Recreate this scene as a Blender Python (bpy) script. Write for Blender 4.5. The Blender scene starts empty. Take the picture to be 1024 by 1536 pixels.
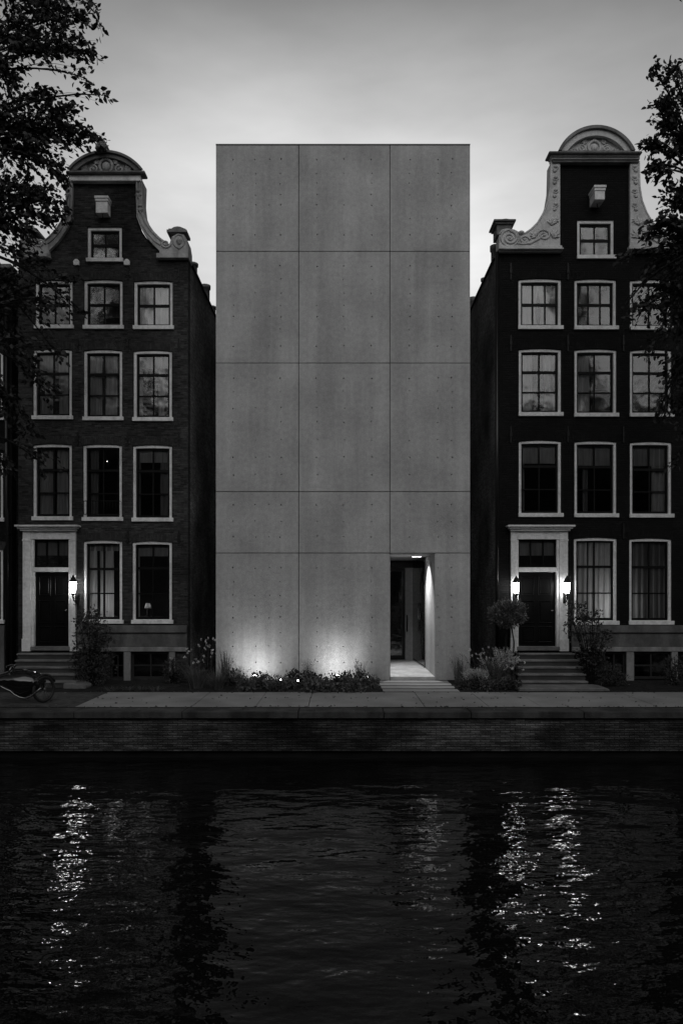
import bpy, bmesh, math, random
import numpy as np
from mathutils import Vector, Matrix
from mathutils.geometry import delaunay_2d_cdt

S = bpy.context.scene
COL = S.collection
R = math.radians
# ---------------------------------------------------------------- camera, sky, sun, exposure
F, CY, D0, EYE = 1100.0, 885.0, 20.0, 2.45      # focal length and horizon in pixels of the 1024x1536 photo
cd = bpy.data.cameras.new('camera')
cd.sensor_fit = 'VERTICAL'; cd.sensor_height = 36; cd.sensor_width = 24
cd.lens = F / 1536 * 36
cd.shift_y = (CY - 768) / 1536
cd.clip_start = 0.1; cd.clip_end = 2000
cam = bpy.data.objects.new('camera', cd); COL.objects.link(cam)
cam.location = (0, -D0, EYE); cam.rotation_euler = (R(90), 0, 0)
S.camera = cam

SUN_EL, SUN_ROT = R(14), R(180)
W_ = bpy.data.worlds.new("World"); S.world = W_; W_.use_nodes = True
wn, wl = W_.node_tree.nodes, W_.node_tree.links
bg = wn['Background']; bg.inputs[1].default_value = 0.15
sky = wn.new('ShaderNodeTexSky'); sky.sky_type = 'NISHITA'; sky.sun_disc = False
sky.sun_elevation = SUN_EL; sky.sun_rotation = SUN_ROT
bw = wn.new('ShaderNodeRGBToBW'); wl.new(sky.outputs[0], bw.inputs[0])
mn = wn.new('ShaderNodeMath'); mn.operation = 'MINIMUM'; mn.inputs[1].default_value = 3.2
wl.new(bw.outputs[0], mn.inputs[0])
tc = wn.new('ShaderNodeTexCoord'); sp = wn.new('ShaderNodeSeparateXYZ'); wl.new(tc.outputs['Generated'], sp.inputs[0])
ramp = wn.new('ShaderNodeValToRGB'); wl.new(sp.outputs['Z'], ramp.inputs[0])   # cloud layer: thin and bright low, thick overhead
els = ramp.color_ramp.elements
SKY = [(0, .85), (15, 1.1), (20, 1.62), (24, 2.35), (28, 2.62), (31, 2.3), (35, 1.82), (39, 1.05), (46, .70), (90, .55)]
els[0].position = 0; els[1].position = 1
for e, v in SKY[1:-1]: els.new(math.sin(R(e)))
for e_, (e, v) in zip(sorted(els, key=lambda q: q.position), SKY): e_.color = (v / 2.5,) * 3 + (1,)
cn = wn.new('ShaderNodeTexNoise'); cn.inputs['Scale'].default_value = 3.4; cn.inputs['Detail'].default_value = 5
cmp_ = wn.new('ShaderNodeMapping'); cmp_.inputs['Scale'].default_value = (1, 1, 3.2); wl.new(tc.outputs['Generated'], cmp_.inputs[0]); wl.new(cmp_.outputs[0], cn.inputs[0])
cr = wn.new('ShaderNodeMapRange'); cr.inputs[1].default_value = .3; cr.inputs[2].default_value = .7; cr.inputs[3].default_value = .83; cr.inputs[4].default_value = 1.17
wl.new(cn.outputs['Fac'], cr.inputs[0])
m1 = wn.new('ShaderNodeMath'); m1.operation = 'MULTIPLY'; wl.new(mn.outputs[0], m1.inputs[0]); wl.new(ramp.outputs[0], m1.inputs[1])
m2 = wn.new('ShaderNodeMath'); m2.operation = 'MULTIPLY'; wl.new(m1.outputs[0], m2.inputs[0]); wl.new(cr.outputs[0], m2.inputs[1])
m3 = wn.new('ShaderNodeMath'); m3.operation = 'MULTIPLY'; m3.inputs[1].default_value = 2.5
ab = wn.new('ShaderNodeMath'); ab.operation = 'ABSOLUTE'; wl.new(sp.outputs['X'], ab.inputs[0])       # sky dimmed towards both sides, a vignette put into its colour
az = wn.new('ShaderNodeMapRange'); az.interpolation_type = 'SMOOTHSTEP'; wl.new(ab.outputs[0], az.inputs[0])
for i_, v_ in enumerate((.05, .42, 1.05, .58)): az.inputs[i_ + 1].default_value = v_
m4 = wn.new('ShaderNodeMath'); m4.operation = 'MULTIPLY'; wl.new(m2.outputs[0], m4.inputs[0]); wl.new(az.outputs[0], m4.inputs[1]); wl.new(m4.outputs[0], m3.inputs[0])
wl.new(m3.outputs[0], bg.inputs[0])

sd = bpy.data.lights.new('sun', 'SUN'); sd.energy = 0.70; sd.angle = R(60); sd.color = (1, 1, 1)
sun = bpy.data.objects.new('sun', sd); COL.objects.link(sun); sun.rotation_euler = (R(52), 0, R(8))
S.view_settings.view_transform = 'Standard'; S.view_settings.look = 'None'
S.view_settings.exposure = 0; S.view_settings.gamma = 1
S.cycles.use_denoising = True
S.cycles.max_bounces = 8; S.cycles.transparent_max_bounces = 16
S.cycles.sample_clamp_indirect = 4

rng = random.Random(7)

# ---------------------------------------------------------------- helpers
def WX(px, Y=0): return (px - 512) * (D0 + Y) / F
def WZ(py, Y=0): return EYE - (py - CY) * (D0 + Y) / F

def link(o): COL.objects.link(o); return o
def origin(p):
    while p.parent: p = p.parent
    return Vector(p.location)
def thing(name, label, cat, loc, group=None):
    o = bpy.data.objects.new(name, None); o.empty_display_size = .2
    o.location = loc; o['label'] = label; o['category'] = cat
    if group: o['group'] = group
    return link(o)
def tag(o, label, cat, group=None):
    o['label'] = label; o['category'] = cat
    if group: o['group'] = group
    return o
def struct(o, kind='structure'): o['kind'] = kind; return o

def inside(x, y, poly):
    c = False; n = len(poly); j = n - 1
    for i in range(n):
        xi, yi = poly[i]; xj, yj = poly[j]
        if (yi > y) != (yj > y) and x < (xj - xi) * (y - yi) / (yj - yi) + xi: c = not c
        j = i
    return c

class MB:
    def __init__(s): s.v = []; s.f = []; s.sm = []
    def add(s, vs, fs, smooth=False):
        b = len(s.v); s.v += [tuple(p) for p in vs]
        for f in fs: s.f.append(tuple(i + b for i in f)); s.sm.append(smooth)
        return s
    def box(s, x0, x1, y0, y1, z0, z1):
        if x0 > x1: x0, x1 = x1, x0
        if z0 > z1: z0, z1 = z1, z0
        return s.add([(x0,y0,z0),(x1,y0,z0),(x1,y1,z0),(x0,y1,z0),(x0,y0,z1),(x1,y0,z1),(x1,y1,z1),(x0,y1,z1)],
              [(0,3,2,1),(4,5,6,7),(0,1,5,4),(1,2,6,5),(2,3,7,6),(3,0,4,7)])
    def prism(s, poly, y0, y1, holes=(), smooth=False):
        loops = [list(poly)] + [list(h) for h in holes]
        vs = []; ed = []
        for lp in loops:
            b = len(vs); vs += lp; ed += [(b + i, b + (i + 1) % len(lp)) for i in range(len(lp))]
        r = delaunay_2d_cdt([Vector(p) for p in vs], ed, [], 0, 1e-6)
        V2 = r[0]; tris = []
        for t in r[2]:
            cx = sum(V2[i].x for i in t) / len(t); cz = sum(V2[i].y for i in t) / len(t)
            if inside(cx, cz, loops[0]) and not any(inside(cx, cz, h) for h in loops[1:]): tris.append(tuple(t))
        n = len(V2)
        s.add([(p.x, y0, p.y) for p in V2] + [(p.x, y1, p.y) for p in V2],
              [t for t in tris] + [tuple(i + n for i in reversed(t)) for t in tris])
        for lp in loops:
            m = len(lp)
            s.add([(x, y0, z) for x, z in lp] + [(x, y1, z) for x, z in lp],
                  [(i, (i + 1) % m, m + (i + 1) % m, m + i) for i in range(m)])
        return s
    def tube(s, pts, rad, n=8, cap=True, smooth=True):
        P = [Vector(p) for p in pts]; m = len(P)
        rs = rad if isinstance(rad, (list, tuple)) else [rad] * m
        vs = []; up = None
        for i, p in enumerate(P):
            t = (P[min(i + 1, m - 1)] - P[max(i - 1, 0)])
            if t.length < 1e-9: t = Vector((0, 0, 1))
            t.normalize()
            if up is None:
                a = Vector((0, 0, 1)) if abs(t.z) < .9 else Vector((0, 1, 0))
                up = t.cross(a).normalized()
            else:
                up = (up - t * up.dot(t))
                if up.length < 1e-6: up = t.orthogonal()
                up.normalize()
            w = t.cross(up)
            for k in range(n):
                a = 2 * math.pi * k / n
                vs.append(p + (up * math.cos(a) + w * math.sin(a)) * rs[i])
        fs = [(i*n+k, i*n+(k+1)%n, (i+1)*n+(k+1)%n, (i+1)*n+k) for i in range(m-1) for k in range(n)]
        s.add(vs, fs, smooth)
        if cap: s.add(vs[:n], [tuple(reversed(range(n)))]); s.add(vs[-n:], [tuple(range(n))])
        return s
    def lathe(s, c, prof, n=16, smooth=True):
        vs = [(c[0]+r*math.cos(2*math.pi*k/n), c[1]+r*math.sin(2*math.pi*k/n), c[2]+z) for r, z in prof for k in range(n)]
        fs = [(i*n+k, i*n+(k+1)%n, (i+1)*n+(k+1)%n, (i+1)*n+k) for i in range(len(prof)-1) for k in range(n)]
        return s.add(vs, fs, smooth)
    def ball(s, c, rx, ry, rz, n=10, m=7):
        vs = []; fs = []
        for i in range(m + 1):
            a = math.pi * i / m
            for k in range(n):
                b = 2*math.pi*k/n
                vs.append((c[0]+rx*math.sin(a)*math.cos(b), c[1]+ry*math.sin(a)*math.sin(b), c[2]+rz*math.cos(a)))
        for i in range(m):
            for k in range(n): fs.append((i*n+k, (i+1)*n+k, (i+1)*n+(k+1)%n, i*n+(k+1)%n))
        return s.add(vs, fs, True)
    def build(s, name, mat, parent=None, bevel=0, fix=True):
        o0 = origin(parent) if parent else Vector((0, 0, 0))
        me = bpy.data.meshes.new(name)
        if parent is None and s.v:
            a = np.array(s.v); o0 = Vector(((a[:,0].min()+a[:,0].max())/2, (a[:,1].min()+a[:,1].max())/2, a[:,2].min()))
        me.from_pydata([(x-o0.x, y-o0.y, z-o0.z) for x, y, z in s.v], [], s.f)
        me.polygons.foreach_set('use_smooth', s.sm)
        if fix:
            bm = bmesh.new(); bm.from_mesh(me)
            bmesh.ops.remove_doubles(bm, verts=bm.verts, dist=1e-5)
            bmesh.ops.recalc_face_normals(bm, faces=bm.faces)
            bm.to_mesh(me); bm.free()
        me.materials.append(mat)
        o = link(bpy.data.objects.new(name, me))
        if parent: o.parent = parent
        else: o.location = o0
        if bevel:
            b = o.modifiers.new('bevel', 'BEVEL'); b.width = bevel; b.segments = 1; b.limit_method = 'ANGLE'; b.angle_limit = R(40)
        return o

# ---------------------------------------------------------------- materials (the photograph is black and white: all greys)
def newmat(name):
    m = bpy.data.materials.new(name); m.use_nodes = True
    return m, m.node_tree.nodes, m.node_tree.links, m.node_tree.nodes['Principled BSDF']
def g(v): return (v, v, v, 1)
def uvz(n, l):            # wall coordinates: u runs along the wall, v is height
    t = n.new('ShaderNodeTexCoord'); s = n.new('ShaderNodeSeparateXYZ'); l.new(t.outputs['Object'], s.inputs[0])
    a = n.new('ShaderNodeMath'); l.new(s.outputs[0], a.inputs[0]); l.new(s.outputs[1], a.inputs[1])
    c = n.new('ShaderNodeCombineXYZ'); l.new(a.outputs[0], c.inputs[0]); l.new(s.outputs[2], c.inputs[1])
    return t, c
def noise(n, l, vec, scale, detail=4, lo=.3, hi=.7, a=0., b=1., stretch=None):
    if stretch:
        mp = n.new('ShaderNodeMapping'); mp.inputs['Scale'].default_value = stretch; l.new(vec, mp.inputs[0]); vec = mp.outputs[0]
    t = n.new('ShaderNodeTexNoise'); t.inputs['Scale'].default_value = scale; t.inputs['Detail'].default_value = detail; l.new(vec, t.inputs['Vector'])
    r = n.new('ShaderNodeMapRange'); l.new(t.outputs['Fac'], r.inputs[0])
    for i, v in enumerate((lo, hi, a, b)): r.inputs[i + 1].default_value = v
    return r.outputs[0]
def mul(n, l, a, b):
    m = n.new('ShaderNodeMath'); m.operation = 'MULTIPLY'
    for i, q in enumerate((a, b)):
        if hasattr(q, 'node'): l.new(q, m.inputs[i])
        else: m.inputs[i].default_value = q
    return m.outputs[0]
def bump(n, l, h, p, dist, strength=1.):
    b = n.new('ShaderNodeBump'); b.inputs['Distance'].default_value = dist; b.inputs['Strength'].default_value = strength
    l.new(h, b.inputs['Height']); l.new(b.outputs[0], p.inputs['Normal'])

def brick(name, base, mortar, bw_=.21, bh=.062, rough=.85, var=.35, rot=False, grime=.5, bumpd=.012, spec=.2):
    m, n, l, p = newmat(name)
    t, c = uvz(n, l)
    v = c.outputs[0]
    if rot:
        mp = n.new('ShaderNodeMapping'); mp.inputs['Rotation'].default_value = (0, 0, R(90)); l.new(v, mp.inputs[0]); v = mp.outputs[0]
    b = n.new('ShaderNodeTexBrick'); l.new(v, b.inputs['Vector'])
    b.inputs['Color1'].default_value = g(base*(1+var)); b.inputs['Color2'].default_value = g(base*(1-var)); b.inputs['Mortar'].default_value = g(mortar)
    b.inputs['Scale'].default_value = 1; b.inputs['Mortar Size'].default_value = .009; b.inputs['Mortar Smooth'].default_value = .3
    b.inputs['Brick Width'].default_value = bw_; b.inputs['Row Height'].default_value = bh
    big = noise(n, l, t.outputs['Object'], .55, 5, a=1-grime*.7, b=1+grime*.7)
    fine = noise(n, l, t.outputs['Object'], 9, 3, a=.75, b=1.25)
    val = mul(n, l, mul(n, l, b.outputs['Color'], big), fine)
    l.new(val, p.inputs['Base Color']); p.inputs['Roughness'].default_value = rough; p.inputs['Specular IOR Level'].default_value = spec
    inv = n.new('ShaderNodeMath'); inv.operation = 'SUBTRACT'; inv.inputs[0].default_value = 1; l.new(b.outputs['Fac'], inv.inputs[1])
    add = n.new('ShaderNodeMath'); l.new(inv.outputs[0], add.inputs[0]); l.new(noise(n, l, t.outputs['Object'], 30, 3, a=0, b=.6), add.inputs[1])
    bump(n, l, add.outputs[0], p, bumpd)
    return m

def quaymat(name):
    m = brick(name, .075, .03, bw_=.2, bh=.047, var=.45, grime=1.25, bumpd=.02)
    n, l = m.node_tree.nodes, m.node_tree.links; p = n['Principled BSDF']
    src = p.inputs['Base Color'].links[0].from_socket
    t = n.new('ShaderNodeTexCoord')
    st = noise(n, l, t.outputs['Object'], 2.2, 6, .35, .7, .35, 1.7, stretch=(.5, 1, 9))
    pt = noise(n, l, t.outputs['Object'], .9, 5, .4, .7, .5, 1.5)
    l.new(mul(n, l, mul(n, l, src, st), pt), p.inputs['Base Color'])
    return m

def solid(name, base, rough=.5, var=.12, scale=3, bumpd=0, bscale=40, spec=.5, metal=0, stretch=None, aniso=None):
    m, n, l, p = newmat(name)
    t = n.new('ShaderNodeTexCoord')
    val = mul(n, l, noise(n, l, t.outputs['Object'], scale, 5, a=base*(1-var), b=base*(1+var), stretch=stretch), 1.)
    l.new(val, p.inputs['Base Color']); p.inputs['Roughness'].default_value = rough
    p.inputs['Specular IOR Level'].default_value = spec; p.inputs['Metallic'].default_value = metal
    if bumpd: bump(n, l, noise(n, l, t.outputs['Object'], bscale, 4), p, bumpd)
    return m

def concrete(name, base):
    m, n, l, p = newmat(name)
    t = n.new('ShaderNodeTexCoord'); ob = t.outputs['Object']
    st = noise(n, l, ob, 1.5, 6, .32, .68, .86, 1.12, stretch=(1, 1, .09))       # rain streaks
    st2 = noise(n, l, ob, 6, 5, .35, .72, .94, 1.06, stretch=(1, 1, .05))
    cl = noise(n, l, ob, .75, 8, .32, .68, .84, 1.15)
    mo = noise(n, l, ob, 9, 6, .3, .7, .9, 1.1)
    fi = noise(n, l, ob, 26, 3, .3, .7, .91, 1.09)
    v = mul(n, l, mul(n, l, mul(n, l, mul(n, l, mul(n, l, st, st2), cl), mo), fi), base)
    l.new(v, p.inputs['Base Color']); p.inputs['Roughness'].default_value = .8; p.inputs['Specular IOR Level'].default_value = .25
    bump(n, l, noise(n, l, ob, 45, 4), p, .004)
    return m

def worn(name, base, dark, scale=3, rough=.7, amount=.5):     # pale stone or paint with dark weathering
    m, n, l, p = newmat(name)
    t = n.new('ShaderNodeTexCoord'); ob = t.outputs['Object']
    k = noise(n, l, ob, scale, 8, amount - .12, amount + .12, 0, 1, stretch=(1, 1, .5))
    mx = n.new('ShaderNodeMix'); mx.data_type = 'RGBA'; l.new(k, mx.inputs[0]); mx.inputs[6].default_value = g(dark); mx.inputs[7].default_value = g(base)
    v = mul(n, l, mx.outputs[2], noise(n, l, ob, 14, 4, a=.85, b=1.1))
    l.new(v, p.inputs['Base Color']); p.inputs['Roughness'].default_value = rough; p.inputs['Specular IOR Level'].default_value = .3
    bump(n, l, noise(n, l, ob, 30, 4), p, .006)
    return m

def emit(name, s):
    m, n, l, p = newmat(name)
    p.inputs['Base Color'].default_value = g(.8); p.inputs['Emission Color'].default_value = g(1); p.inputs['Emission Strength'].default_value = s
    return m

def glassmat(name, tint=.93, refl=1.0, wav=.005):
    m, n, l, p = newmat(name); n.remove(p)
    out = n['Material Output']
    tr = n.new('ShaderNodeBsdfTransparent'); tr.inputs[0].default_value = g(tint)
    gl = n.new('ShaderNodeBsdfGlossy'); gl.inputs['Roughness'].default_value = .10; gl.inputs[0].default_value = g(refl)
    fr = n.new('ShaderNodeFresnel'); fr.inputs[0].default_value = 1.85
    mx = n.new('ShaderNodeMixShader'); l.new(fr.outputs[0], mx.inputs[0]); l.new(tr.outputs[0], mx.inputs[1]); l.new(gl.outputs[0], mx.inputs[2])
    l.new(mx.outputs[0], out.inputs[0])
    t = n.new('ShaderNodeTexCoord')
    b = n.new('ShaderNodeBump'); b.inputs['Distance'].default_value = wav
    l.new(noise(n, l, t.outputs['Object'], 2.3, 2), b.inputs['Height']); l.new(b.outputs[0], gl.inputs['Normal'])
    return m

def leafmat(name, base, trans=.25, var=.5):
    m, n, l, p = newmat(name)
    ge = n.new('ShaderNodeNewGeometry')
    r = n.new('ShaderNodeMapRange'); l.new(ge.outputs['Random Per Island'], r.inputs[0]); r.inputs[3].default_value = base*(1-var); r.inputs[4].default_value = base*(1+var)
    l.new(r.outputs[0], p.inputs['Base Color']); p.inputs['Roughness'].default_value = .55; p.inputs['Specular IOR Level'].default_value = .3
    td = n.new('ShaderNodeBsdfTranslucent'); l.new(r.outputs[0], td.inputs[0])
    mx = n.new('ShaderNodeMixShader'); mx.inputs[0].default_value = trans; l.new(p.outputs[0], mx.inputs[1]); l.new(td.outputs[0], mx.inputs[2])
    l.new(mx.outputs[0], n['Material Output'].inputs[0])
    return m

def watermat():
    m, n, l, p = newmat('canal_water')
    p.inputs['Base Color'].default_value = g(.004); p.inputs['Roughness'].default_value = .045
    p.inputs['IOR'].default_value = 1.33; p.inputs['Specular IOR Level'].default_value = .38
    t = n.new('ShaderNodeTexCoord'); ob = t.outputs['Object']
    a = noise(n, l, ob, 1.05, 2, 0, 1, stretch=(.7, 1.3, 1))
    b = noise(n, l, ob, 2.7, 2, 0, 1, stretch=(.65, 1.35, 1))
    c = noise(n, l, ob, 9.5, 2, 0, 1, stretch=(.8, 1.2, 1))
    s1 = n.new('ShaderNodeMath'); s1.operation = 'MULTIPLY_ADD'; l.new(b, s1.inputs[0]); s1.inputs[1].default_value = .36; l.new(a, s1.inputs[2])
    s2 = n.new('ShaderNodeMath'); s2.operation = 'MULTIPLY_ADD'; l.new(c, s2.inputs[0]); s2.inputs[1].default_value = .10; l.new(s1.outputs[0], s2.inputs[2])
    bump(n, l, s2.outputs[0], p, .08)
    return m

def cloth(name, base):
    m, n, l, p = newmat(name)
    t = n.new('ShaderNodeTexCoord')
    v = noise(n, l, t.outputs['Object'], 5, 4, a=base*.8, b=base*1.2, stretch=(4, 4, .4))
    l.new(v, p.inputs['Base Color']); p.inputs['Roughness'].default_value = .9
    td = n.new('ShaderNodeBsdfTranslucent'); l.new(v, td.inputs[0])
    mx = n.new('ShaderNodeMixShader'); mx.inputs[0].default_value = .45; l.new(p.outputs[0], mx.inputs[1]); l.new(td.outputs[0], mx.inputs[2])
    l.new(mx.outputs[0], n['Material Output'].inputs[0])
    return m

M = dict(
    brick_brown=brick('brown_brick', .036, .036, bw_=.18, bh=.05, var=.55, grime=.8, spec=.12),
    brick_brown_arch=brick('brown_brick_upright', .034, .03, bw_=.18, bh=.05, rot=True),
    brick_black=brick('black_painted_brick', .0065, .004, var=.3, rough=.75, grime=.4, spec=.12),
    brick_black_arch=brick('black_painted_brick_upright', .0065, .004, bw_=.2, bh=.06, rot=True, rough=.75, spec=.12),
    brick_side=brick('weathered_side_brick', .15, .12, bw_=.18, bh=.05, var=.45, grime=1.2),
    quay=quaymat('worn_quay_brick'),
    quay_wet=solid('wet_quay_foot', .012, .3, .4),
    coping=worn('quay_coping_stone', .07, .025, 2.2, .8, .5),
    slab=solid('pavement_slab', .25, .75, .22, 1.3, .003, 40, .3),
    cobble=solid('brick_paving', .055, .8, .5, 6, .02, 9, .3),
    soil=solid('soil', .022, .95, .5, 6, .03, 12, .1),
    ground=solid('ground', .05, .95, .3, .5),
    concrete=concrete('cast_concrete', .365),
    concrete_in=concrete('recess_concrete', .45),
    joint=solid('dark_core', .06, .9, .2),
    white=worn('old_white_paint', .72, .52, 4, .5, .42),
    white_fresh=worn('white_paint', .70, .56, 5, .45, .40),
    stone_worn=worn('weathered_gable_stone', .42, .17, 2.6, .8, .46),
    stone_pale=worn('pale_gable_stone', .52, .36, 3, .7, .42),
    stone_dark=worn('dark_cornice_stone', .19, .10, 3, .7, .5),
    plinth=worn('grey_plinth_stone', .13, .07, 2.5, .7, .46),
    pale_plinth=worn('pale_plinth_stone', .27, .15, 3, .7, .46),
    step=worn('bluestone_step', .17, .10, 2.5, .6, .46), riser_shade=solid('step_riser_with_shade', .035, .8, .4, 3),  # dark stone risers; their tone also holds the shade below the treads
    sash=solid('black_sash_paint', .004, .5, .2, spec=.12),
    door=solid('black_gloss_door', .005, .3, .2, spec=.18),
    iron=solid('black_iron', .006, .55, .3, spec=.25),
    steel=solid('dark_steel', .02, .3, .2, metal=.6),
    chrome=solid('chrome', .2, .25, .1, metal=1),
    roof=brick('roof_tile', .03, .012, bw_=.25, bh=.3),
    dark=solid('dark_interior', .03, .9, .2),
    darkwood=solid('dark_wood', .02, .5, .3),
    curtain=cloth('curtain_cloth', .75),
    curtain_grey=cloth('grey_curtain_cloth', .30),
    blind=cloth('roller_blind', .45),
    glass=glassmat('window_glass'),
    glass_dark=glassmat('dark_glass', .35),
    lampglass=emit('lantern_glow', 36),
    bulb=emit('bulb_glow', 4),
    down=emit('downlight_glow', 5),
    spot=emit('spotlight_glow', 12),
    bark=solid('bark', .014, .95, .4, 8, .02, 25, .1),
    leaf=leafmat('tree_leaf', .024),
    shrub=leafmat('shrub_leaf', .05),
    shrub2=leafmat('bright_shrub_leaf', .115),
    grass=leafmat('grass_blade', .11, .2),
    petal=leafmat('white_petal', .6, .3, .2),
    plume=leafmat('pale_plume', .5, .3, .4),
    rubber=solid('tyre_rubber', .012, .6, .2),
    lacquer=solid('black_lacquer', .008, .12, .2, spec=.8),
    leather=solid('dark_leather', .02, .5, .2),
    water=watermat(),
)

# ---------------------------------------------------------------- ground, pavement, quay, water
gm = MB(); gm.add([(-400,-4.9,-.17),(400,-4.9,-.17),(400,600,-.17),(-400,600,-.17)], [(0,1,2,3)])
struct(gm.build('ground', M['ground'], fix=False))
sm = MB(); sm.box(-30, 30, -2.4, 9, -.16, -.012); struct(sm.build('soil_bed', M['soil']))
pv = MB(); gap = .012
xs = [WX(112, -4.6) + 2.45*k for k in range(0, 8)]
for i in range(len(xs)-1):
    w = xs[i+1] - xs[i]
    cuts = [0, 1] if i not in (1, 3) else [0, .55, 1]
    for a, b in zip(cuts, cuts[1:]):
        dz = rng.uniform(-.004, .004)
        pv.box(xs[i]+w*a+gap/2, xs[i]+w*b-gap/2, -4.58, -2.405, -.15, dz)
struct(pv.build('pavement', M['slab'], bevel=.006))
cb = MB(); cb.box(-30, xs[0]-gap, -4.58, -2.405, -.05, -.004); struct(cb.build('brick_pavement', M['cobble']))

gt = MB(); gt.box(-30, 30, -4.748, -4.584, -.16, -.008); struct(gt.build('gutter', M['soil']))  # soil-dark top also paints the shadow line behind the coping
q = thing('quay_wall', 'long low worn brick canal quay wall below the pavement', 'quay wall', (0, -5.2, -.95))
qb = MB(); qb.box(-30, 30, -5.2, -4.75, -.80, -.137); qb.build('brick_face', M['quay'], q)
qf = MB(); qf.box(-30, 30, -5.12, -4.75, -1.8, -.803); qf.build('wet_footing', M['quay_wet'], q)
qc = MB(); x = -30
while x < 30:
    w = rng.uniform(1.6, 2.6); dy = rng.uniform(-.006, .006)
    qc.box(x+.006, x+w-.006, -5.27+dy, -4.75, -.134, rng.uniform(-.004, .005)); x += w
qc.build('coping', M['coping'], q, bevel=.012)

wt = MB(); wt.add([(-200,-28,-.95),(200,-28,-.95),(200,-4.9,-.95),(-200,-4.9,-.95)], [(0,1,2,3)])
struct(wt.build('canal_water', M['water'], fix=False))
fb = MB(); fb.box(-200, 200, -34, -28, -2, -.02); struct(fb.build('far_bank', M['ground']))

# ---------------------------------------------------------------- windows and doors
def arch_outline(x0, x1, z0, z1, rise, n=8):
    pts = [(x0, z0), (x1, z0)]
    for i in range(n + 1):
        u = 1 - i / n
        pts.append((x0 + (x1-x0)*u, z1 - rise*(2*u-1)**2))
    return pts

def curtain_mesh(x0, x1, z0, z1, Y, amp=.035, gather=0):
    mb = MB(); n = max(10, int((x1-x0)*46)); m = 8; ph = rng.uniform(0, 6)
    vs = []
    for j in range(m + 1):
        v = j / m
        for i in range(n + 1):
            u = i / n
            w = (x1-x0)*(1 - gather*math.sin(math.pi*min(1, v*1.25))*.5*(1 if v < .8 else 1))
            xx = x0 + w*u if gather >= 0 else x1 - (x1-x0)*(1 + gather*math.sin(math.pi*min(1, v*1.25))*.5)*(1-u)
            vs.append((xx, Y + amp*math.sin(u*(x1-x0)*42 + ph + .4*math.sin(5*v)) + .3*amp*math.sin(u*17+ph*2), z0+(z1-z0)*v))
    mb.add(vs, [(j*(n+1)+i, j*(n+1)+i+1, (j+1)*(n+1)+i+1, (j+1)*(n+1)+i) for j in range(m) for i in range(n)], True)
    return mb

def window(house, px0, px1, py0, py1, rise=2, cols=2, rows=(.5,), curtains=(), blind=0, arch=None, white='white', fw=4.3, cmat='curtain', rail=False, gm_='glass'):
    x0, x1, z1, z0 = WX(px0), WX(px1), WZ(py0), WZ(py1)
    rs = rise/55
    out = arch_outline(x0, x1, z0, z1, rs)
    f = fw/55; e = .004
    o2 = arch_outline(x0+e, x1-e, z0+e, z1-e, rs)
    inn = arch_outline(x0+f, x1-f, z0+f*1.35, z1-f-.01, rs*.3)
    fr = MB().prism(o2, .04, .19, [inn]).build('window', M[white], house, bevel=.006)
    MB().box(x0-.015, x1+.045, -.06, .0395, z0-.01, z0+.095).build('sill', M[white], fr, bevel=.006)
    ix0, ix1, iz0, iz1 = x0+f, x1-f, z0+f*1.35, z1-f
    sw = .05
    sa = MB().prism(arch_outline(ix0+.002, ix1-.002, iz0+.002, iz1-.012, rs*.3), .10, .16,
                    [arch_outline(ix0+sw, ix1-sw, iz0+sw*1.3, iz1-sw-.01, rs*.1)])
    for k in range(1, cols):
        xx = ix0 + (ix1-ix0)*k/cols; sa.box(xx-.019, xx+.019, .11, .15, iz0+.04, iz1-.03)
    for k, r in enumerate(rows):
        zz = iz1 - (iz1-iz0)*r; hw = .034 if k == 0 else .018
        sa.box(ix0+.03, ix1-.03, .105, .154, zz-hw, zz+hw)
    sa.build('sash', M['sash'], fr)
    MB().add([(ix0+.02,.133,iz0+.02),(ix1-.02,.133,iz0+.02),(ix1-.02,.133,iz1-.03),(ix0+.02,.133,iz1-.03)], [(0,1,2,3)]).build('pane', M[gm_], fr, fix=False)
    for c in curtains:
        a, b = c[0], c[1]; top = c[2] if len(c) > 2 else 0; ga = c[3] if len(c) > 3 else 0
        curtain_mesh(ix0+(ix1-ix0)*a, ix0+(ix1-ix0)*b, iz0-.05, iz1-(iz1-iz0)*top, .205, gather=ga).build('curtain', M[cmat], fr, fix=False)
    if blind:
        MB().box(ix0-.03, ix1+.03, .185, .19, iz1-(iz1-iz0)*blind, iz1+.05).build('roller_blind', M['blind'], fr)
    if rail:
        rb = MB(); zt = iz0+.42
        rb.tube([(x0+.03,-.09,zt),(x1-.03,-.09,zt)], .012, 6); rb.tube([(x0+.03,-.09,iz0+.06),(x1-.03,-.09,iz0+.06)], .01, 6)
        for k in range(13):
            xx = x0+.06+(x1-x0-.12)*k/12; rb.tube([(xx,-.09,iz0+.06),(xx,-.09,zt)], .006, 5)
        rb.tube([(x0+.035,-.09,zt),(x0+.035,0,zt)], .01, 5); rb.tube([(x1-.035,-.09,zt),(x1-.035,0,zt)], .01, 5)
        rb.build('window_rail', M['iron'], fr)
    if arch:
        ah = .21
        p = [(x0-.02, z1-rs+.003), ] + [(x, z+.006) for x, z in reversed(out[2:])] + [(x1+.02, z1-rs+.003), (x1+.10, z1+ah-.05)] + \
            [(x1+.10-(x1-x0+.2)*i/6, z1+ah-.05+.05*math.sin(math.pi*i/6)) for i in range(1, 6)] + [(x0-.10, z1+ah-.05)]
        MB().prism(p, -.004, .04).build('brick_arch', M[arch], house)
    return out

def anchor(house, px, py0, py1):
    x, z1, z0 = WX(px), WZ(py0), WZ(py1)
    mb = MB().box(x-.02, x+.02, -.03, .02, z0, z1); mb.box(x-.03, x+.03, -.045, -.0305, (z0+z1)/2-.05, (z0+z1)/2+.05)
    mb.build('wall_anchor', M['iron'], house)

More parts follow.
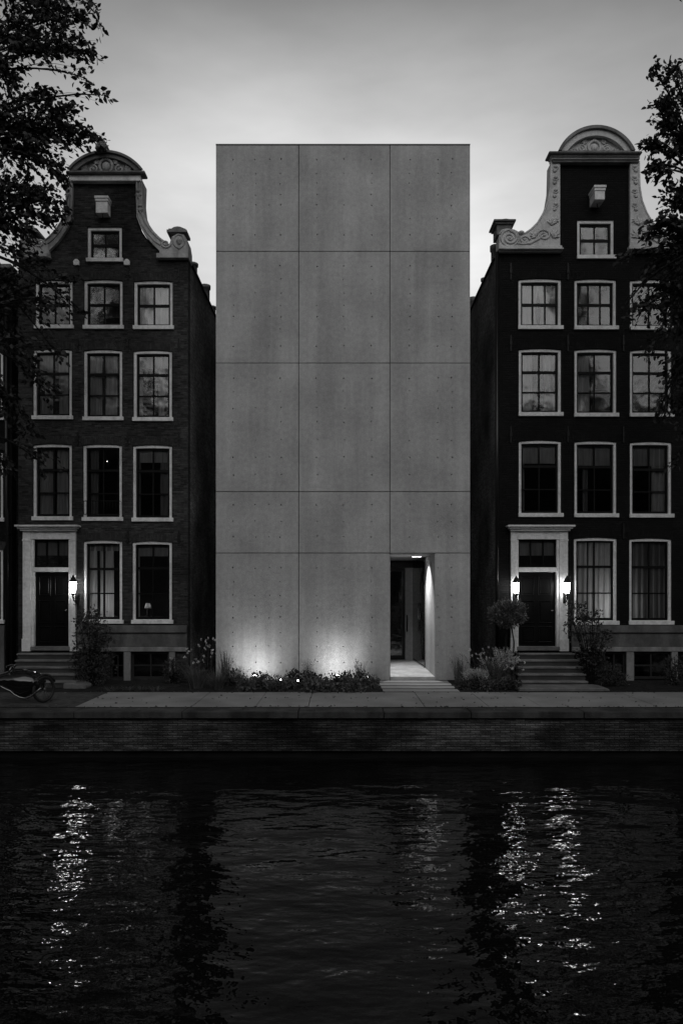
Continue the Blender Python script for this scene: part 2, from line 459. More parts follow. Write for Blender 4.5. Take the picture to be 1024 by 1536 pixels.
def door_set(house, px0, px1, sx0, sx1, cx0, cx1, white, blindz=False, open_floor=970):
    """surround with cornice, fanlight and panelled door; returns the hole outline"""
    zs = WZ(open_floor)
    ox0, ox1 = WX(sx0), WX(sx1); z_top = WZ(797)
    dx0, dx1 = WX(px0), WX(px1); zd, zt0, zt1 = WZ(858), WZ(851), WZ(811)
    s = MB(); pw = 10/55
    s.box(ox0, dx0-.07, -.075, .05, zs-.12, z_top); s.box(dx1+.07, ox1, -.075, .05, zs-.12, z_top)       # pilasters
    s.box(dx0-.069, dx1+.069, -.06, .05, zt1+.035, z_top-.002)                                            # frieze
    s.box(dx0-.069, dx0-.003, -.03, .16, zs, zt1+.034); s.box(dx1+.003, dx1+.069, -.03, .16, zs, zt1+.034)   # inner architraves
    s.box(ox0-.02, dx0-.05, -.095, -.0755, zs-.12, zs+.22); s.box(dx1+.05, ox1+.02, -.095, -.0755, zs-.12, zs+.22)
    s.box(ox0-.01, dx0-.06, -.09, -.0755, WZ(812), WZ(809)); s.box(dx1+.06, ox1+.01, -.09, -.0755, WZ(812), WZ(809))
    sd_ = s.build('door_surround', M[white], house, bevel=.006)
    c = MB(); a, b = WX(cx0), WX(cx1)
    c.box(a+.10, b-.10, -.16, .04, z_top+.001, WZ(794)); c.box(a+.05, b-.05, -.22, .04, WZ(794)+.001, WZ(791.5)); c.box(a, b, -.28, .04, WZ(791.5)+.001, WZ(788.5))
    c.build('cornice', M[white], sd_, bevel=.012)
    MB().box(dx0-.002, dx1+.002, -.05, .14, zd+.002, zt0-.002).build('transom', M[white], sd_, bevel=.01)
    fl = MB(); x0, x1 = dx0, dx1
    fl.prism([(x0,zt0),(x1,zt0),(x1,zt1+.03),(x0,zt1+.03)], .05, .11, [[(x0+.04,zt0+.05),(x1-.04,zt0+.05),(x1-.04,zt1-.01),(x0+.04,zt1-.01)]])
    for k in (1, 2): xx = x0+(x1-x0)*k/3; fl.box(xx-.019, xx+.019, .06, .10, zt0+.04, zt1)
    fo = fl.build('fanlight', M['sash'], house)
    MB().add([(x0+.02,.08,zt0+.02),(x1-.02,.08,zt0+.02),(x1-.02,.08,zt1+.01),(x0+.02,.08,zt1+.01)], [(0,1,2,3)]).build('pane', M['glass'], fo, fix=False)
    if blindz: MB().box(x0, x1, .135, .14, zt0+(zt1-zt0)*.45, zt1+.04).build('roller_blind', M['blind'], fo)
    d = MB(); d.box(dx0, dx1, .10, .16, zs+.01, zd)
    do = d.build('door', M['door'], house)
    for cx in (0, 1):
        for (r0, r1) in ((.05, .27), (.31, .62), (.68, .94)):
            ax = dx0+.09+(dx1-dx0-.09)*cx*.5; bx = ax+(dx1-dx0)*.5-.14
            za, zb = zs+(zd-zs)*r0, zs+(zd-zs)*r1
            pm = MB().prism([(ax,za),(bx,za),(bx,zb),(ax,zb)], .078, .1, [[(ax+.035,za+.035),(bx-.035,za+.035),(bx-.035,zb-.035),(ax+.035,zb-.035)]])
            pm.box(ax+.06, bx-.06, .086, .1, za+.06, zb-.06)
            pm.build('door_panel', M['door'], do, bevel=.008)
    hx = dx1-.10
    MB().ball((hx, .055, zs+.98), .03, .03, .03).tube([(hx,.06,zs+.98),(hx,.1,zs+.98)], .012, 6).build('door_knob', M['chrome'], do)
    MB().box(dx0-.07, dx1+.07, -.1, .16, zs-.1, zs+.008).build('door_sill', M['step'], house, bevel=.008)
    return [(dx0-.06, zs), (dx1+.06, zs), (dx1+.06, zt1+.03), (dx0-.06, zt1+.03)]

def steps(house, lefts, rights, curl):
    mb = MB()
    for k in range(5):                     # k = 0 top tread just under the sill
        z = .75 - .15*k; y0 = -.35 - .3*k
        l, r = WX(lefts[k], y0), WX(rights[k], y0)
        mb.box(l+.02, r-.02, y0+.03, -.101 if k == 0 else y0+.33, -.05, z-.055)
    st = mb.build('front_steps', M['riser_shade'], house)
    for k in range(5):
        z = .75 - .15*k; y0 = -.35 - .3*k
        l, r = WX(lefts[k], y0), WX(rights[k], y0)
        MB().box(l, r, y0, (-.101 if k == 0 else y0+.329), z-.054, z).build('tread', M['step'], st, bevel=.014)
    return st

def lantern(px, py, label, Y=-.32):
    x, z = WX(px, Y), WZ(py, Y)
    t = thing('wall_lantern', label, 'lantern', (x, -.08, z-.35), 'black wall lanterns beside the front doors')
    def ring(r, zz, n=6): return [(x+r*math.cos(2*math.pi*k/n+.3), Y+r*math.sin(2*math.pi*k/n+.3), z+zz) for k in range(n)]
    gl = MB(); a, b = ring(.056, -.15), ring(.088, .145)
    gl.add(a+b, [(k,(k+1)%6,6+(k+1)%6,6+k) for k in range(6)] + [tuple(reversed(range(6))), tuple(range(6,12))])
    gl.build('lamp_glass', M['lampglass'], t)
    cage = MB()
    a, b = ring(.061, -.155), ring(.095, .15)
    for k in range(6): cage.tube([a[k], b[k]], .007, 5)
    cage.tube(a+[a[0]], .009, 5); cage.tube(b+[b[0]], .012, 5)
    cage.build('cage', M['iron'], t)
    MB().lathe((x, Y, z), [(.112,.15),(.108,.17),(.07,.22),(.066,.25),(.045,.27),(.03,.29),(.02,.315),(.0,.34)], 6, False).build('cap', M['iron'], t)
    br = MB().lathe((x, Y, z), [(.0,-.33),(.02,-.31),(.035,-.26),(.02,-.23),(.05,-.18),(.07,-.157),(0,-.155)], 8)
    br.tube([(x,Y,z-.28),(x,Y+.05,z-.36),(x,Y+.14,z-.38),(x,Y+.20,z-.30),(x,-.08,z-.22)], .016, 6)
    br.tube([(x,Y+.06,z-.36),(x+.05,Y+.1,z-.42),(x+.02,Y+.12,z-.48),(x-.03,Y+.1,z-.45)], .011, 6)
    br.box(x-.04, x+.04, -.092, -.076, z-.42, z-.12)
    br.build('bracket', M['iron'], t)
    return t

def spiral(mb, cx, cz, Y, r, turns=1.6, dirn=1, a0=0, tr=.022, squash=.8):
    n = int(18*turns); pts = []; rr = []
    for i in range(n+1):
        u = i/n; a = a0 + dirn*2*math.pi*turns*u; q = r*(1-u*.82)
        pts.append((cx+q*math.cos(a), Y, cz+q*math.sin(a)*squash)); rr.append(tr*(1-.35*u))
    mb.tube(pts, rr, 6)
    mb.ball((cx, Y, cz), r*.16, .03, r*.16, 8, 5)
def leafrelief(mb, cx, cz, Y, ang, ln, wd):
    ca, sa = math.cos(ang), math.sin(ang)
    for k in range(-2, 3):
        a = ang + k*.38; l = ln*(1-.16*abs(k))
        mb.tube([(cx, Y, cz), (cx+.55*l*math.cos(a), Y-.012, cz+.55*l*math.sin(a)), (cx+l*math.cos(a+.1*k), Y+.005, cz+l*math.sin(a+.1*k))], [wd*.5, wd, wd*.25], 6)
def arc(cx, cz, rx, rz, a0, a1, n=20): return [(cx+rx*math.cos(R(a0+(a1-a0)*i/n)), cz+rz*math.sin(R(a0+(a1-a0)*i/n))) for i in range(n+1)]
def seg_arc(xa, xb, zb, h, n=22):
    """circular segment from (xb,zb) up over to (xa,zb) with height h"""
    c = (xb-xa)/2; r = (c*c+h*h)/(2*h); cx, cz = (xa+xb)/2, zb+h-r; a = math.asin(min(1, c/r))
    if h > c: a = math.pi - a
    return [(cx+r*math.sin(a-2*a*i/n), cz+r*math.cos(a-2*a*i/n)) for i in range(n+1)]

def hoist(house, px0, px1, py0, py1, mat, d):
    x0, x1, z1, z0 = WX(px0, -d), WX(px1, -d), WZ(py0, -d), WZ(py1, -d)
    mb = MB(); mb.box(x0+.03, x1-.03, -d+.04, .05, z0, z1-.14); mb.box(x0+.015, x1-.015, -d+.02, .05, z1-.139, z1-.07); mb.box(x0, x1, -d, .05, z1-.069, z1)
    h = mb.build('hoist_beam', M[mat], house, bevel=.008)
    MB().tube([((x0+x1)/2,-.2,z0),((x0+x1)/2,-.2,z0-.07),((x0+x1)/2+.03,-.2,z0-.12)], .014, 6).build('hook', M['iron'], h)

def shell(house, px0, px1, py_sh, py_ridge, sidemat, floors, depth=10):
    """side walls, back wall, floors and roof behind the facade"""
    x0, x1, zs, zr = WX(px0), WX(px1), WZ(py_sh), WZ(py_ridge)
    MB().box(x0, x0+.25, .301, depth, -.1, zs).build('side_wall', M[sidemat], house)
    MB().box(x1-.25, x1, .301, depth, -.1, zs).build('side_wall', M[sidemat], house)
    MB().box(x0+.251, x1-.251, depth-.25, depth, -.1, zs).build('back_wall', M[sidemat], house)
    fm = MB()
    for py in floors: fm.box(x0+.252, x1-.252, .302, depth-.26, WZ(py)-.15, WZ(py))
    fm.box(x0+.252, x1-.252, 3.6, 3.7, -.1, zs-.02)
    fm.build('floor_slab', M['dark'], house)
    xc = (x0+x1)/2
    MB().prism([(x0-.02,zs+.002),(x0+.2,zs+.002),(xc,zr-.2),(x1-.2,zs+.002),(x1+.02,zs+.002),(xc,zr)], .301, depth).build('roof', M['roof'], house)
    cp = MB()
    for xx in (x0, x1): cp.box(xx-.05, xx+.27 if xx == x0 else xx+.05, .31, depth+.05, zs+.004, zs+.05) if xx == x0 else cp.box(xx-.27, xx+.05, .31, depth+.05, zs+.004, zs+.05)
    cp.build('roof_edge', M['iron'], house)
    return x0, x1, zs, zr

def plinth(house, px0, px1, wins, piers, mat='plinth'):
    x0, x1 = WX(px0), WX(px1)
    p = MB(); p.box(x0, x1, -.06, -.002, WZ(970), WZ(949)); p.box(x0, x1, -.12, -.002, WZ(948.8), WZ(938))
    po = p.build('plinth', M[mat], house, bevel=.01)
    MB().box(x0, x1, -.10, -.0025, WZ(977), WZ(970)-.002).build('lintel', M['pale_plinth'], po, bevel=.008)
    for a, b in piers: MB().box(WX(a), WX(b), -.08, -.003, -.02, WZ(977)-.002).build('pier', M['pale_plinth'], po, bevel=.008)
    holes = []
    for a, b in wins:
        xa, xb, za, zb = WX(a), WX(b), .03, WZ(978.5)
        f = MB().prism([(xa,za),(xb,za),(xb,zb),(xa,zb)], .03, .11, [[(xa+.05,za+.05),(xb-.05,za+.05),(xb-.05,zb-.05),(xa+.05,zb-.05)]])
        f.box((xa+xb)/2-.018, (xa+xb)/2+.018, .045, .1, za+.04, zb-.04); f.box(xa+.04, xb-.04, .05, .095, (za+zb)/2-.015, (za+zb)/2+.015)
        fo = f.build('basement_window', M['darkwood'], house)
        MB().add([(xa+.02,.075,za+.02),(xb-.02,.075,za+.02),(xb-.02,.075,zb-.02),(xa+.02,.075,zb-.02)], [(0,1,2,3)]).build('pane', M['glass_dark'], fo, fix=False)
        holes.append([(xa-.003,za-.003),(xb+.003,za-.003),(xb+.003,zb+.003),(xa-.003,zb+.003)])
    return holes

P = lambda pts, Y=0: [(WX(a, Y), WZ(b, Y)) for a, b in pts]

# ================================================================ LEFT CANAL HOUSE
LH = thing('canal_house', 'narrow brown brick canal house with weathered stone bell gable', 'house', (WX(156), .2, 0))
b_ = 'brick_brown_arch'
holes = []
holes.append(window(LH, 131, 183, 340, 393, 0, 2, (.5,), white='white'))
WL = [
 (53,109,420,493, dict(rows=(.5,), curtains=[])),
 (126,184,419,493.5, dict(rows=(.5,), curtains=[])),
 (201,259,420.5,494, dict(rows=(.5,), curtains=[(0,.52),(.53,1)])),
 (49.5,108,523,629, dict(rows=(.33,.66), curtains=[(0,.45),(.6,1)])),
 (125.5,183.5,524,630.5, dict(rows=(.33,.66), curtains=[(0,.42),(.5,.86)])),
 (200,258,525,631.5, dict(rows=(.33,.66), curtains=[(.62,.8),(.0,.14)], blind=.22)),
 (49.5,108,665.5,780, dict(rows=(.33,.66), curtains=[(0,.46),(.54,1)])),
 (124.5,183,666,781, dict(rows=(.33,.66), curtains=[(.08,.32)], rail=True, cmat='curtain_grey')),
 (199,258,667,782, dict(rows=(.33,.66), curtains=[(0,.1),(.68,1)], blind=.2, cmat='curtain_grey')),
 (125,183.5,810,935, dict(rows=(.34,.66), curtains=[(0,.26),(.36,.48),(.52,.76)], blind=.1)),
 (198.5,258,811.5,935, dict(rows=(.32,.66), curtains=[(0,.08)], blind=.16)),
]
for a, b, c, d, k in WL: holes.append(window(LH, a, b, c, d, 2, 2, arch=b_, white='white', **k))
holes.append(door_set(LH, 51.5, 103.5, 36, 115, 28, 122, 'white', True))
holes += plinth(LH, 117, 281, [(166,186.5), (197.5,254)], [(187,197), (254.5,263.5)])
# brick facade with the bell gable
iR = [(203,271),(203,300),(204,325),(210,342),(219,356),(229,368),(238,376),(241,386)]
iL = [(313-a, b) for a, b in iR]
out = P([(28,1026),(282,1026),(282,386)] + list(reversed(iR)) + iL + [(28,386)])
MB().prism(out, 0, .3, holes).build('wall', M['brick_brown'], LH)
shell(LH, 28, 282, 388, 318, 'brick_side', [395, 505, 645, 797, 942])
for px in (117, 192, 268.5):
    for a, b in ((508,528), (648,668), (796,814)):
        if not (px == 117 and a > 700): anchor(LH, px, a, b)
anchor(LH, 268.5, 403, 423); anchor(LH, 117, 402, 420); anchor(LH, 192, 402, 420)
for px in (115.5, 191):
    x, z = WX(px), WZ(394.5)
    MB().prism([(x-.075,z-.08),(x+.075,z-.08),(x+.085,z+.03),(x+.03,z+.09),(x-.03,z+.09),(x-.085,z+.03)], -.06, .03).build('anchor_plate', M['white_fresh'], LH, bevel=.012)
# gable trim
gs = M['stone_worn']
oR = [(214,271),(213,300),(215,318),(222,334),(231,347),(240,356),(247,361),(252,364),(252,378),(243,378)]
for mir in (0, 1):
    f = (lambda L: [(313-a, b) for a, b in L]) if mir else (lambda L: L)
    band = P(f([(204,271),(204,300),(205,325),(211,341),(220,355),(230,367),(239,375.5)][::-1] + oR[:-1]))
    band = [(x*.995, EYE+(z-EYE)*.995) for x, z in band]; sc = MB().prism(band, -.10, .34)
    for off in (.3, .75):                       # moulded ridges along the sweep
        pts = []
        ins = [(204,272),(204,300),(205,325),(211,341),(220,355),(230,367),(240,374)]; outs = [(214,272),(213,300),(215,318),(222,334),(231,347),(240,356),(247,362)]
        for (a, b), (c, d) in zip(f(ins), f(outs)): pts.append((WX(a+(c-a)*off), -.105, WZ(b+(d-b)*off)))
        sc.tube(pts, .024, 6)
    for (a, b, r) in ((209,290,.05),(212,312,.045)):
        a = 313-a if mir else a
        sc.ball((WX(a), -.11, WZ(b)), r*1.3, .05, r, 8, 5)
        leafrelief(sc, WX(a), WZ(b)-.05, -.115, R(-90), .16, .022)
    so = sc.build('gable_scroll', gs, LH)
    bk = MB(); blk = f([(238,386),(283,386),(283,372),(281,360),(276,352),(266,350.5),(258,355),(254,366),(247,361),(241,366)])
    bk.prism(P(blk, -.12), -.12, .36)
    bk.box(*sorted((WX(f([(237,0)])[0][0]), WX(f([(284,0)])[0][0]))), -.17, .37, WZ(386,-.17)-.002, WZ(379.5,-.17))
    cx = f([(270,0)])[0][0]; c2 = f([(250,0)])[0][0]
    spiral(bk, WX(c2), WZ(369), -.13, .14, 1.5, 1 if mir else -1, 0, .03)
    ring = [(WX(cx)+.15*math.cos(2*math.pi*k/20), -.125, WZ(365)+.18*math.sin(2*math.pi*k/20)-(.03 if 10 < k < 20 and k == 15 else 0)) for k in range(21)]
    bk.tube(ring, .022, 6, False); bk.ball((WX(cx), -.12, WZ(365)), .08, .05, .1, 8, 5); leafrelief(bk, WX(cx), WZ(367), -.15, R(90), .13, .02)
    bo = bk.build('shoulder_block', gs, LH)
    c3 = f([(267,0)])[0][0]
    MB().box(WX(c3)-.27, WX(c3)+.27, -.16, .36, WZ(352), WZ(348.5)).box(WX(c3)-.23, WX(c3)+.23, -.12, .32, WZ(348.5)+.001, WZ(346)).lathe((WX(c3), .08, WZ(346)), [(.2,0),(.19,.06),(.14,.09),(0,.1)], 12).build('shoulder_cap', M['stone_dark'], bo)
Yp = -.16; pd = MB(); pd.box(WX(105,Yp), WX(211,Yp), Yp, .05, WZ(271,Yp), WZ(261,Yp))
po = pd.build('gable_frieze', M['white'], LH, bevel=.01)
cn_ = MB(); cn_.box(WX(102,-.2), WX(213,-.2), -.2, .06, WZ(261.5,-.2), WZ(258.5,-.2)); cn_.box(WX(99,-.26), WX(217,-.26), -.26, .08, WZ(259,-.26), WZ(255,-.26))
cn_.build('gable_cornice', M['stone_dark'], po, bevel=.02)
Yp = -.22; X_ = lambda p: WX(p, Yp); Z_ = lambda p: WZ(p, Yp)
zb = Z_(255)+.002
o_ = seg_arc(X_(104), X_(213), zb, Z_(228)-zb); i_ = seg_arc(X_(115), X_(202), zb, Z_(236)-zb)
am = MB().prism(o_ + i_[::-1], -.22, .1); o3 = seg_arc(X_(102), X_(215), zb, Z_(226.5)-zb); i3 = seg_arc(X_(106), X_(211), zb, Z_(230)-zb)
am.prism(o3 + i3[::-1], -.28, -.221)
am.build('pediment_arch', M['stone_dark'], po)
ty = MB().prism(i_, -.12, .3)
ty.build('tympanum', M['stone_dark'], po)
rl = MB(); tx, tz = X_(158), Z_(247)
rl.tube([(tx+.17*math.cos(2*math.pi*k/18), -.15, tz+.19*math.sin(2*math.pi*k/18)) for k in range(19)], .04, 6, False); rl.ball((tx, -.13, tz), .12, .07, .13)
for s_ in (-1, 1):
    spiral(rl, tx+s_*.36, tz-.07, -.13, .13, 1.4, s_, R(90), .028); leafrelief(rl, tx+s_*.50, tz-.11, -.13, R(20 if s_ > 0 else 160), .3, .03)
    leafrelief(rl, tx+s_*.2, tz+.08, -.13, R(40 if s_ > 0 else 140), .2, .03)
rl.build('relief_ornament', M['stone_worn'], po)
fi = MB().prism(P([(150,236),(153,228),(151,225),(155,222),(158,219),(161,222),(165,225),(163,228),(166,236)]), -.42, .1)
leafrelief(fi, tx, Z_(232), -.44, R(90), .3, .04)
fi.build('finial', M['stone_dark'], po, bevel=.02)
hoist(LH, 141.5, 162.5, 293, 318, 'white_fresh', .3)
steps(LH, (25,22,19.5,17.5,15), (108.5,110.5,112,113,114.5), 132)
MB().prism(P([(0,0)])*0 + [(WX(100,-1.5),-.02),(WX(134,-1.5),-.02),(WX(134,-1.5),.05),(WX(128,-1.5),.1),(WX(116,-1.5),.12),(WX(100,-1.5),.12)], -1.72, -.9).build('step_plinth', M['step'], LH, bevel=.02)
for (px, Y, h) in ((266,1.2,.35),(269,3.2,.55),(273,4.3,.3)):
    x = WX(282)-.12; MB().lathe((x, Y, WZ(388)+.04), [(.14,0),(.14,h*.8),(.17,h*.8),(.17,h),(.1,h),(.1,h-.05),(0,h-.05)], 12).build('chimney_pot', M['stone_dark'], LH)
MB().tube([(WX(212),.2,WZ(300)),(WX(216,.2),.25,WZ(330)),(WX(228),.4,WZ(352)),(WX(233),.5,WZ(366))], .012, 5).build('roof_cable', M['iron'], LH)

# ================================================================ RIGHT CANAL HOUSE
RH = thing('canal_house', 'black painted canal house with pale carved stone neck gable', 'house', (WX(892), .2, 0))
b_ = 'brick_black_arch'
holes = [window(RH, 865, 920.5, 329.5, 388.5, 0, 2, (.5,), white='white_fresh')]
WR = [
 (777,841.5,417.5,494, dict(cols=3, rows=(.5,), curtains=[(0,.5,0,.3),(.5,1,0,-.3)])),
 (861,924,418,494.5, dict(cols=3, rows=(.5,), curtains=[])),
 (944,1005.5,419,495, dict(rows=(.5,), curtains=[])),
 (777.5,841.5,522.5,624, dict(rows=(.33,.66), curtains=[(0,.34),(.62,1,0,-.3)])),
 (861,924.5,523,625, dict(rows=(.33,.66), curtains=[(0,.4)])),
 (944,1007,524,625, dict(rows=(.33,.66), curtains=[])),
 (777.5,841.5,660,775, dict(rows=(.33,.66), curtains=[(0,.12)], blind=.28, cmat='curtain_grey')),
 (861,924.5,661,775.5, dict(rows=(.33,.66), curtains=[(.2,.34)], blind=.3, cmat='curtain_grey')),
 (944,1007,662,776, dict(rows=(.36,.68), curtains=[(.6,1)], blind=.3)),
 (860,925,806,936.5, dict(rows=(.33,.66), curtains=[(0,.33),(.38,1)], cmat='curtain')),
 (943,1007,807,936.5, dict(rows=(.33,.66), curtains=[(0,.5),(.52,1)], cmat='curtain_grey')),
]
for a, b, c, d, k in WR: holes.append(window(RH, a, b, c, d, 2, arch=b_, white='white_fresh', **k))
holes.append(door_set(RH, 777, 834, 765, 850, 758, 858, 'white_fresh', True))
holes += plinth(RH, 856, 1036, [(905,937), (949,1004)], [(937.5,948.5), (1004.5,1014)])
iR = [(944,243),(944,369),(1037,370)]
out = P([(747.5,1026),(1037,1026)] + list(reversed(iR)) + [(840,243),(840,369),(747.5,370)])
out = P([(747.5,1026),(1037,1026),(1037,374),(944,374),(944,243),(840,243),(840,374),(747.5,374)])
MB().prism(out, 0, .3, holes).build('wall', M['brick_black'], RH)
shell(RH, 747.5, 1037, 376, 300, 'brick_side', [392, 505, 642, 792, 942])
for px in (765.5, 851, 934):
    for a, b in ((395,420), (503,527), (640,664), (785,808)):
        if not (px < 800 and a > 700) and not (px == 934 and a == 395): anchor(RH, px, a, b)
gs = M['stone_pale']
def mirR(L): return [(1784-a, b) for a, b in L]
for mir in (0, 1):
    f = mirR if mir else (lambda L: L)
    wing = f([(839.5,369),(748,369),(748.5,352),(752,346),(760,344),(770,345.5),(777,349),(786,350.5),(796,344),(806,334),(815,319),(822,301),(825.5,280),(826.5,242),(839.5,242)])
    wb = MB().prism(P(wing, -.1), -.10, .34)
    X = lambda px: WX(1784-px if mir else px, -.1); Z1 = lambda p: WZ(p, -.1)
    sgn = -1 if mir else 1
    spiral(wb, X(764), Z1(357), -.11, .21, 1.7, -sgn, R(90), .032, .9)
    ring = [(X(764)+.24*math.cos(2*math.pi*k/24), -.11, Z1(357)+.22*math.sin(2*math.pi*k/24)) for k in range(25)]; wb.tube(ring, .022, 6, False)
    spiral(wb, X(786), Z1(360), -.11, .14, 1.4, sgn, 0, .028); wb.ball((X(781), -.08, Z1(349.5)), .1, .12, .06, 8, 5)
    wb.tube([(X(a), -.105, Z1(b)) for a, b in ((770,364),(782,366),(795,365),(808,358),(818,350))], [.02,.03,.035,.03,.015], 6)
    spiral(wb, X(815), Z1(353), -.11, .20, 1.6, -sgn, R(180), .03); leafrelief(wb, X(803), Z1(356), -.11, R(140) if not mir else R(40), .2, .03)
    leafrelief(wb, X(828), Z1(357), -.11, R(60 if not mir else 120), .28, .03); leafrelief(wb, X(826), Z1(338), -.11, R(80 if not mir else 100), .24, .03)
    leafrelief(wb, X(829), Z1(330), -.11, R(-20 if not mir else 200), .17, .025)
    for k, pz in enumerate((250, 258, 266, 276, 285, 296, 306, 316)):
        if k % 2: leafrelief(wb, X(832.5), Z1(pz), -.11, R(90+30*sgn), .11, .022)
        else: wb.ball((X(833), -.105, Z1(pz)), .06, .045, .045, 8, 5); wb.tube([(X(829),-.105,Z1(pz+3)),(X(833),-.11,Z1(pz+5)),(X(837),-.105,Z1(pz+2))], .018, 5)
    outer = [(748.5,352),(752,346),(760,344),(770,345.5),(777,349),(786,350.5),(796,344),(806,334),(815,319),(822,301),(825.5,280),(826.5,242)]
    wb.tube([(X(a), -.09, Z1(b)) for a, b in outer], .03, 6)
    wo = wb.build('gable_wing', gs, RH)
    xa, xb = sorted((X(747), X(842)))
    bs = MB().box(xa, xb, -.15, .35, Z1(374), Z1(369)-.002); bs.box(xa-.02, xb+.02, -.22, .36, Z1(378)+.03, Z1(374)-.002); bs.box(xa, xb, -.14, -.001, Z1(378), Z1(378)+.028)
    bs.build('wing_ledge', gs, wo, bevel=.01)
    cx = X(757)
    MB().box(cx-.2, cx+.2, .0, .5, WZ(352), WZ(337)).box(cx-.25, cx+.25, -.05, .55, WZ(337)+.001, WZ(334)).box(cx-.3, cx+.3, -.1, .6, WZ(334)+.001, WZ(331)).lathe((cx+.05, .2, WZ(331)), [(.22,0),(.2,.06),(.12,.09),(0,.1)], 12).build('shoulder_pillar', M['stone_dark'], RH, bevel=.01)
fr = MB(); fr.box(WX(828,-.16), WX(958,-.16), -.16, .05, WZ(243,-.16), WZ(238,-.16)); po = fr.build('gable_frieze', M['stone_dark'], RH, bevel=.01)
cn_ = MB(); cn_.box(WX(827,-.2), WX(959,-.2), -.2, .055, WZ(238.5,-.2)+.001, WZ(232,-.2)); cn_.build('frieze_band', gs, po)
cn_ = MB(); cn_.box(WX(826,-.26), WX(960,-.26), -.26, .06, WZ(234,-.26)+.001, WZ(229,-.26)); cn_.build('cornice_moulding', gs, po, bevel=.02); cn_ = MB(); cn_.box(WX(823,-.34), WX(963,-.34), -.34, .07, WZ(229.5,-.34), WZ(226,-.34)); cn_.box(WX(838,-.28), WX(947,-.28), -.28, .06, WZ(228,-.28), WZ(225,-.28))
cn_.build('gable_cornice', M['stone_dark'], po, bevel=.02)
Yp = -.24; X_ = lambda p: WX(p, Yp); Z_ = lambda p: WZ(p, Yp)
zb = Z_(227)
o_ = seg_arc(X_(838), X_(949), zb, Z_(191)-zb); i_ = seg_arc(X_(850), X_(937), zb, Z_(203)-zb)
MB().prism(o_ + i_[::-1], -.24, .08).build('pediment_arch', gs, po)
o3 = seg_arc(X_(836), X_(951), zb, Z_(189.5)-zb); i3 = seg_arc(X_(841), X_(946), zb, Z_(194)-zb); MB().prism(o3 + i3[::-1], -.31, -.241).build('arch_rim', M['stone_dark'], po)
MB().prism(i_, -.10, .3).build('tympanum', gs, po)
rl = MB(); tx, tz = X_(893), Z_(217)
rl.tube([(tx+.16*math.cos(2*math.pi*k/18), -.12, tz+.17*math.sin(2*math.pi*k/18)) for k in range(19)], .035, 6, False); rl.ball((tx, -.1, tz), .09, .07, .1)
for s_ in (-1, 1):
    spiral(rl, tx+s_*.34, tz-.02, -.11, .11, 1.4, s_, R(90), .024); spiral(rl, tx+s_*.55, tz-.08, -.11, .08, 1.3, -s_, 0, .02)
    leafrelief(rl, tx+s_*.2, tz+.12, -.11, R(30 if s_ > 0 else 150), .22, .024); leafrelief(rl, tx+s_*.6, tz-.1, -.11, R(0 if s_ > 0 else 180), .16, .02)
leafrelief(rl, tx, tz+.16, -.11, R(90), .12, .024)
rl.build('relief_ornament', gs, po)
hoist(RH, 890.5, 909, 277, 298, 'white_fresh', .45)
steps(RH, (777,777,776.5,776,775.5), (862,868.5,875,879,882), 906)
cs = [(WX(772,-1.85),-.02),(WX(772,-1.85),.075),(WX(895,-1.85),.075),(WX(905,-1.85),.05),(WX(907,-1.85),-.02)]
MB().prism(cs, -2.2, -1.5).build('bottom_step', M['step'], RH, bevel=.02)
MB().tube([(WX(744),-.07,.1),(WX(744),-.07,WZ(380))], .05, 10).build('drainpipe', M['steel'], RH)
for (Y, h, r) in ((1.0,.55,.16),(2.6,.3,.12),(4.6,.5,.15)):
    MB().lathe((WX(747.5)+.12, Y, WZ(376)+.04), [(r*.8,0),(r*.8,h*.7),(r,h*.75),(r,h),(r*.6,h),(r*.6,h-.05),(0,h-.05)], 12).build('chimney_pot', M['stone_dark'], RH)

lantern(774, 882, 'lit black wall lantern on the left pilaster of the black house door')
lantern(850, 882, 'lit black wall lantern on the right pilaster of the black house door')
lantern(110, 881, 'lit black wall lantern beside the brown house door')

# ---------------------------------------------------------------- neighbour at the left edge
NH = thing('canal_house', 'dark brick house front cut off by the left picture edge', 'house', (WX(-60), .2, 0))
nx1 = WX(18)
holes = []
for c, d, k in ((675,782,dict(curtains=[(.5,1)])), (822,935,dict(curtains=[(.4,1)])), (525,630,dict())):
    holes.append(window(NH, -53, 5, c, d, 3, 2, (.33,.66), arch='brick_brown_arch', **k))
MB().prism([(WX(-170),-.1),(nx1,-.1),(nx1,WZ(405)),(WX(-170),WZ(405))], 0, .3, holes).build('wall', M['brick_black'], NH)
MB().box(nx1-.25, nx1, .301, 10, -.1, WZ(405)).build('side_wall', M['brick_side'], NH)
MB().box(WX(-170), nx1-.251, .301, 10, WZ(405)-.2, WZ(405)).build('roof', M['roof'], NH)
MB().box(WX(-170), nx1-.251, 3.6, 3.7, -.1, WZ(405)-.21).box(WX(-170), nx1-.251, .302, 3.6, WZ(800)-.15, WZ(800)).build('floor_slab', M['dark'], NH)
MB().box(WX(-170), nx1+.03, -.12, .32, WZ(405)+.002, WZ(398)).build('cornice', M['stone_dark'], NH, bevel=.02)
MB().tube([(WX(13.5),-.08,.05),(WX(13.5),-.08,WZ(770)),(WX(12),-.08,WZ(760)),(WX(12),-.08,WZ(410))], .045, 8).box(WX(10),WX(17),-.13,-.001,WZ(802),WZ(799)).build('drainpipe', M['steel'], NH)
MB().box(WX(-170), WX(9), -.1, -.001, 0, WZ(938)).build('plinth', M['plinth'], NH, bevel=.01)

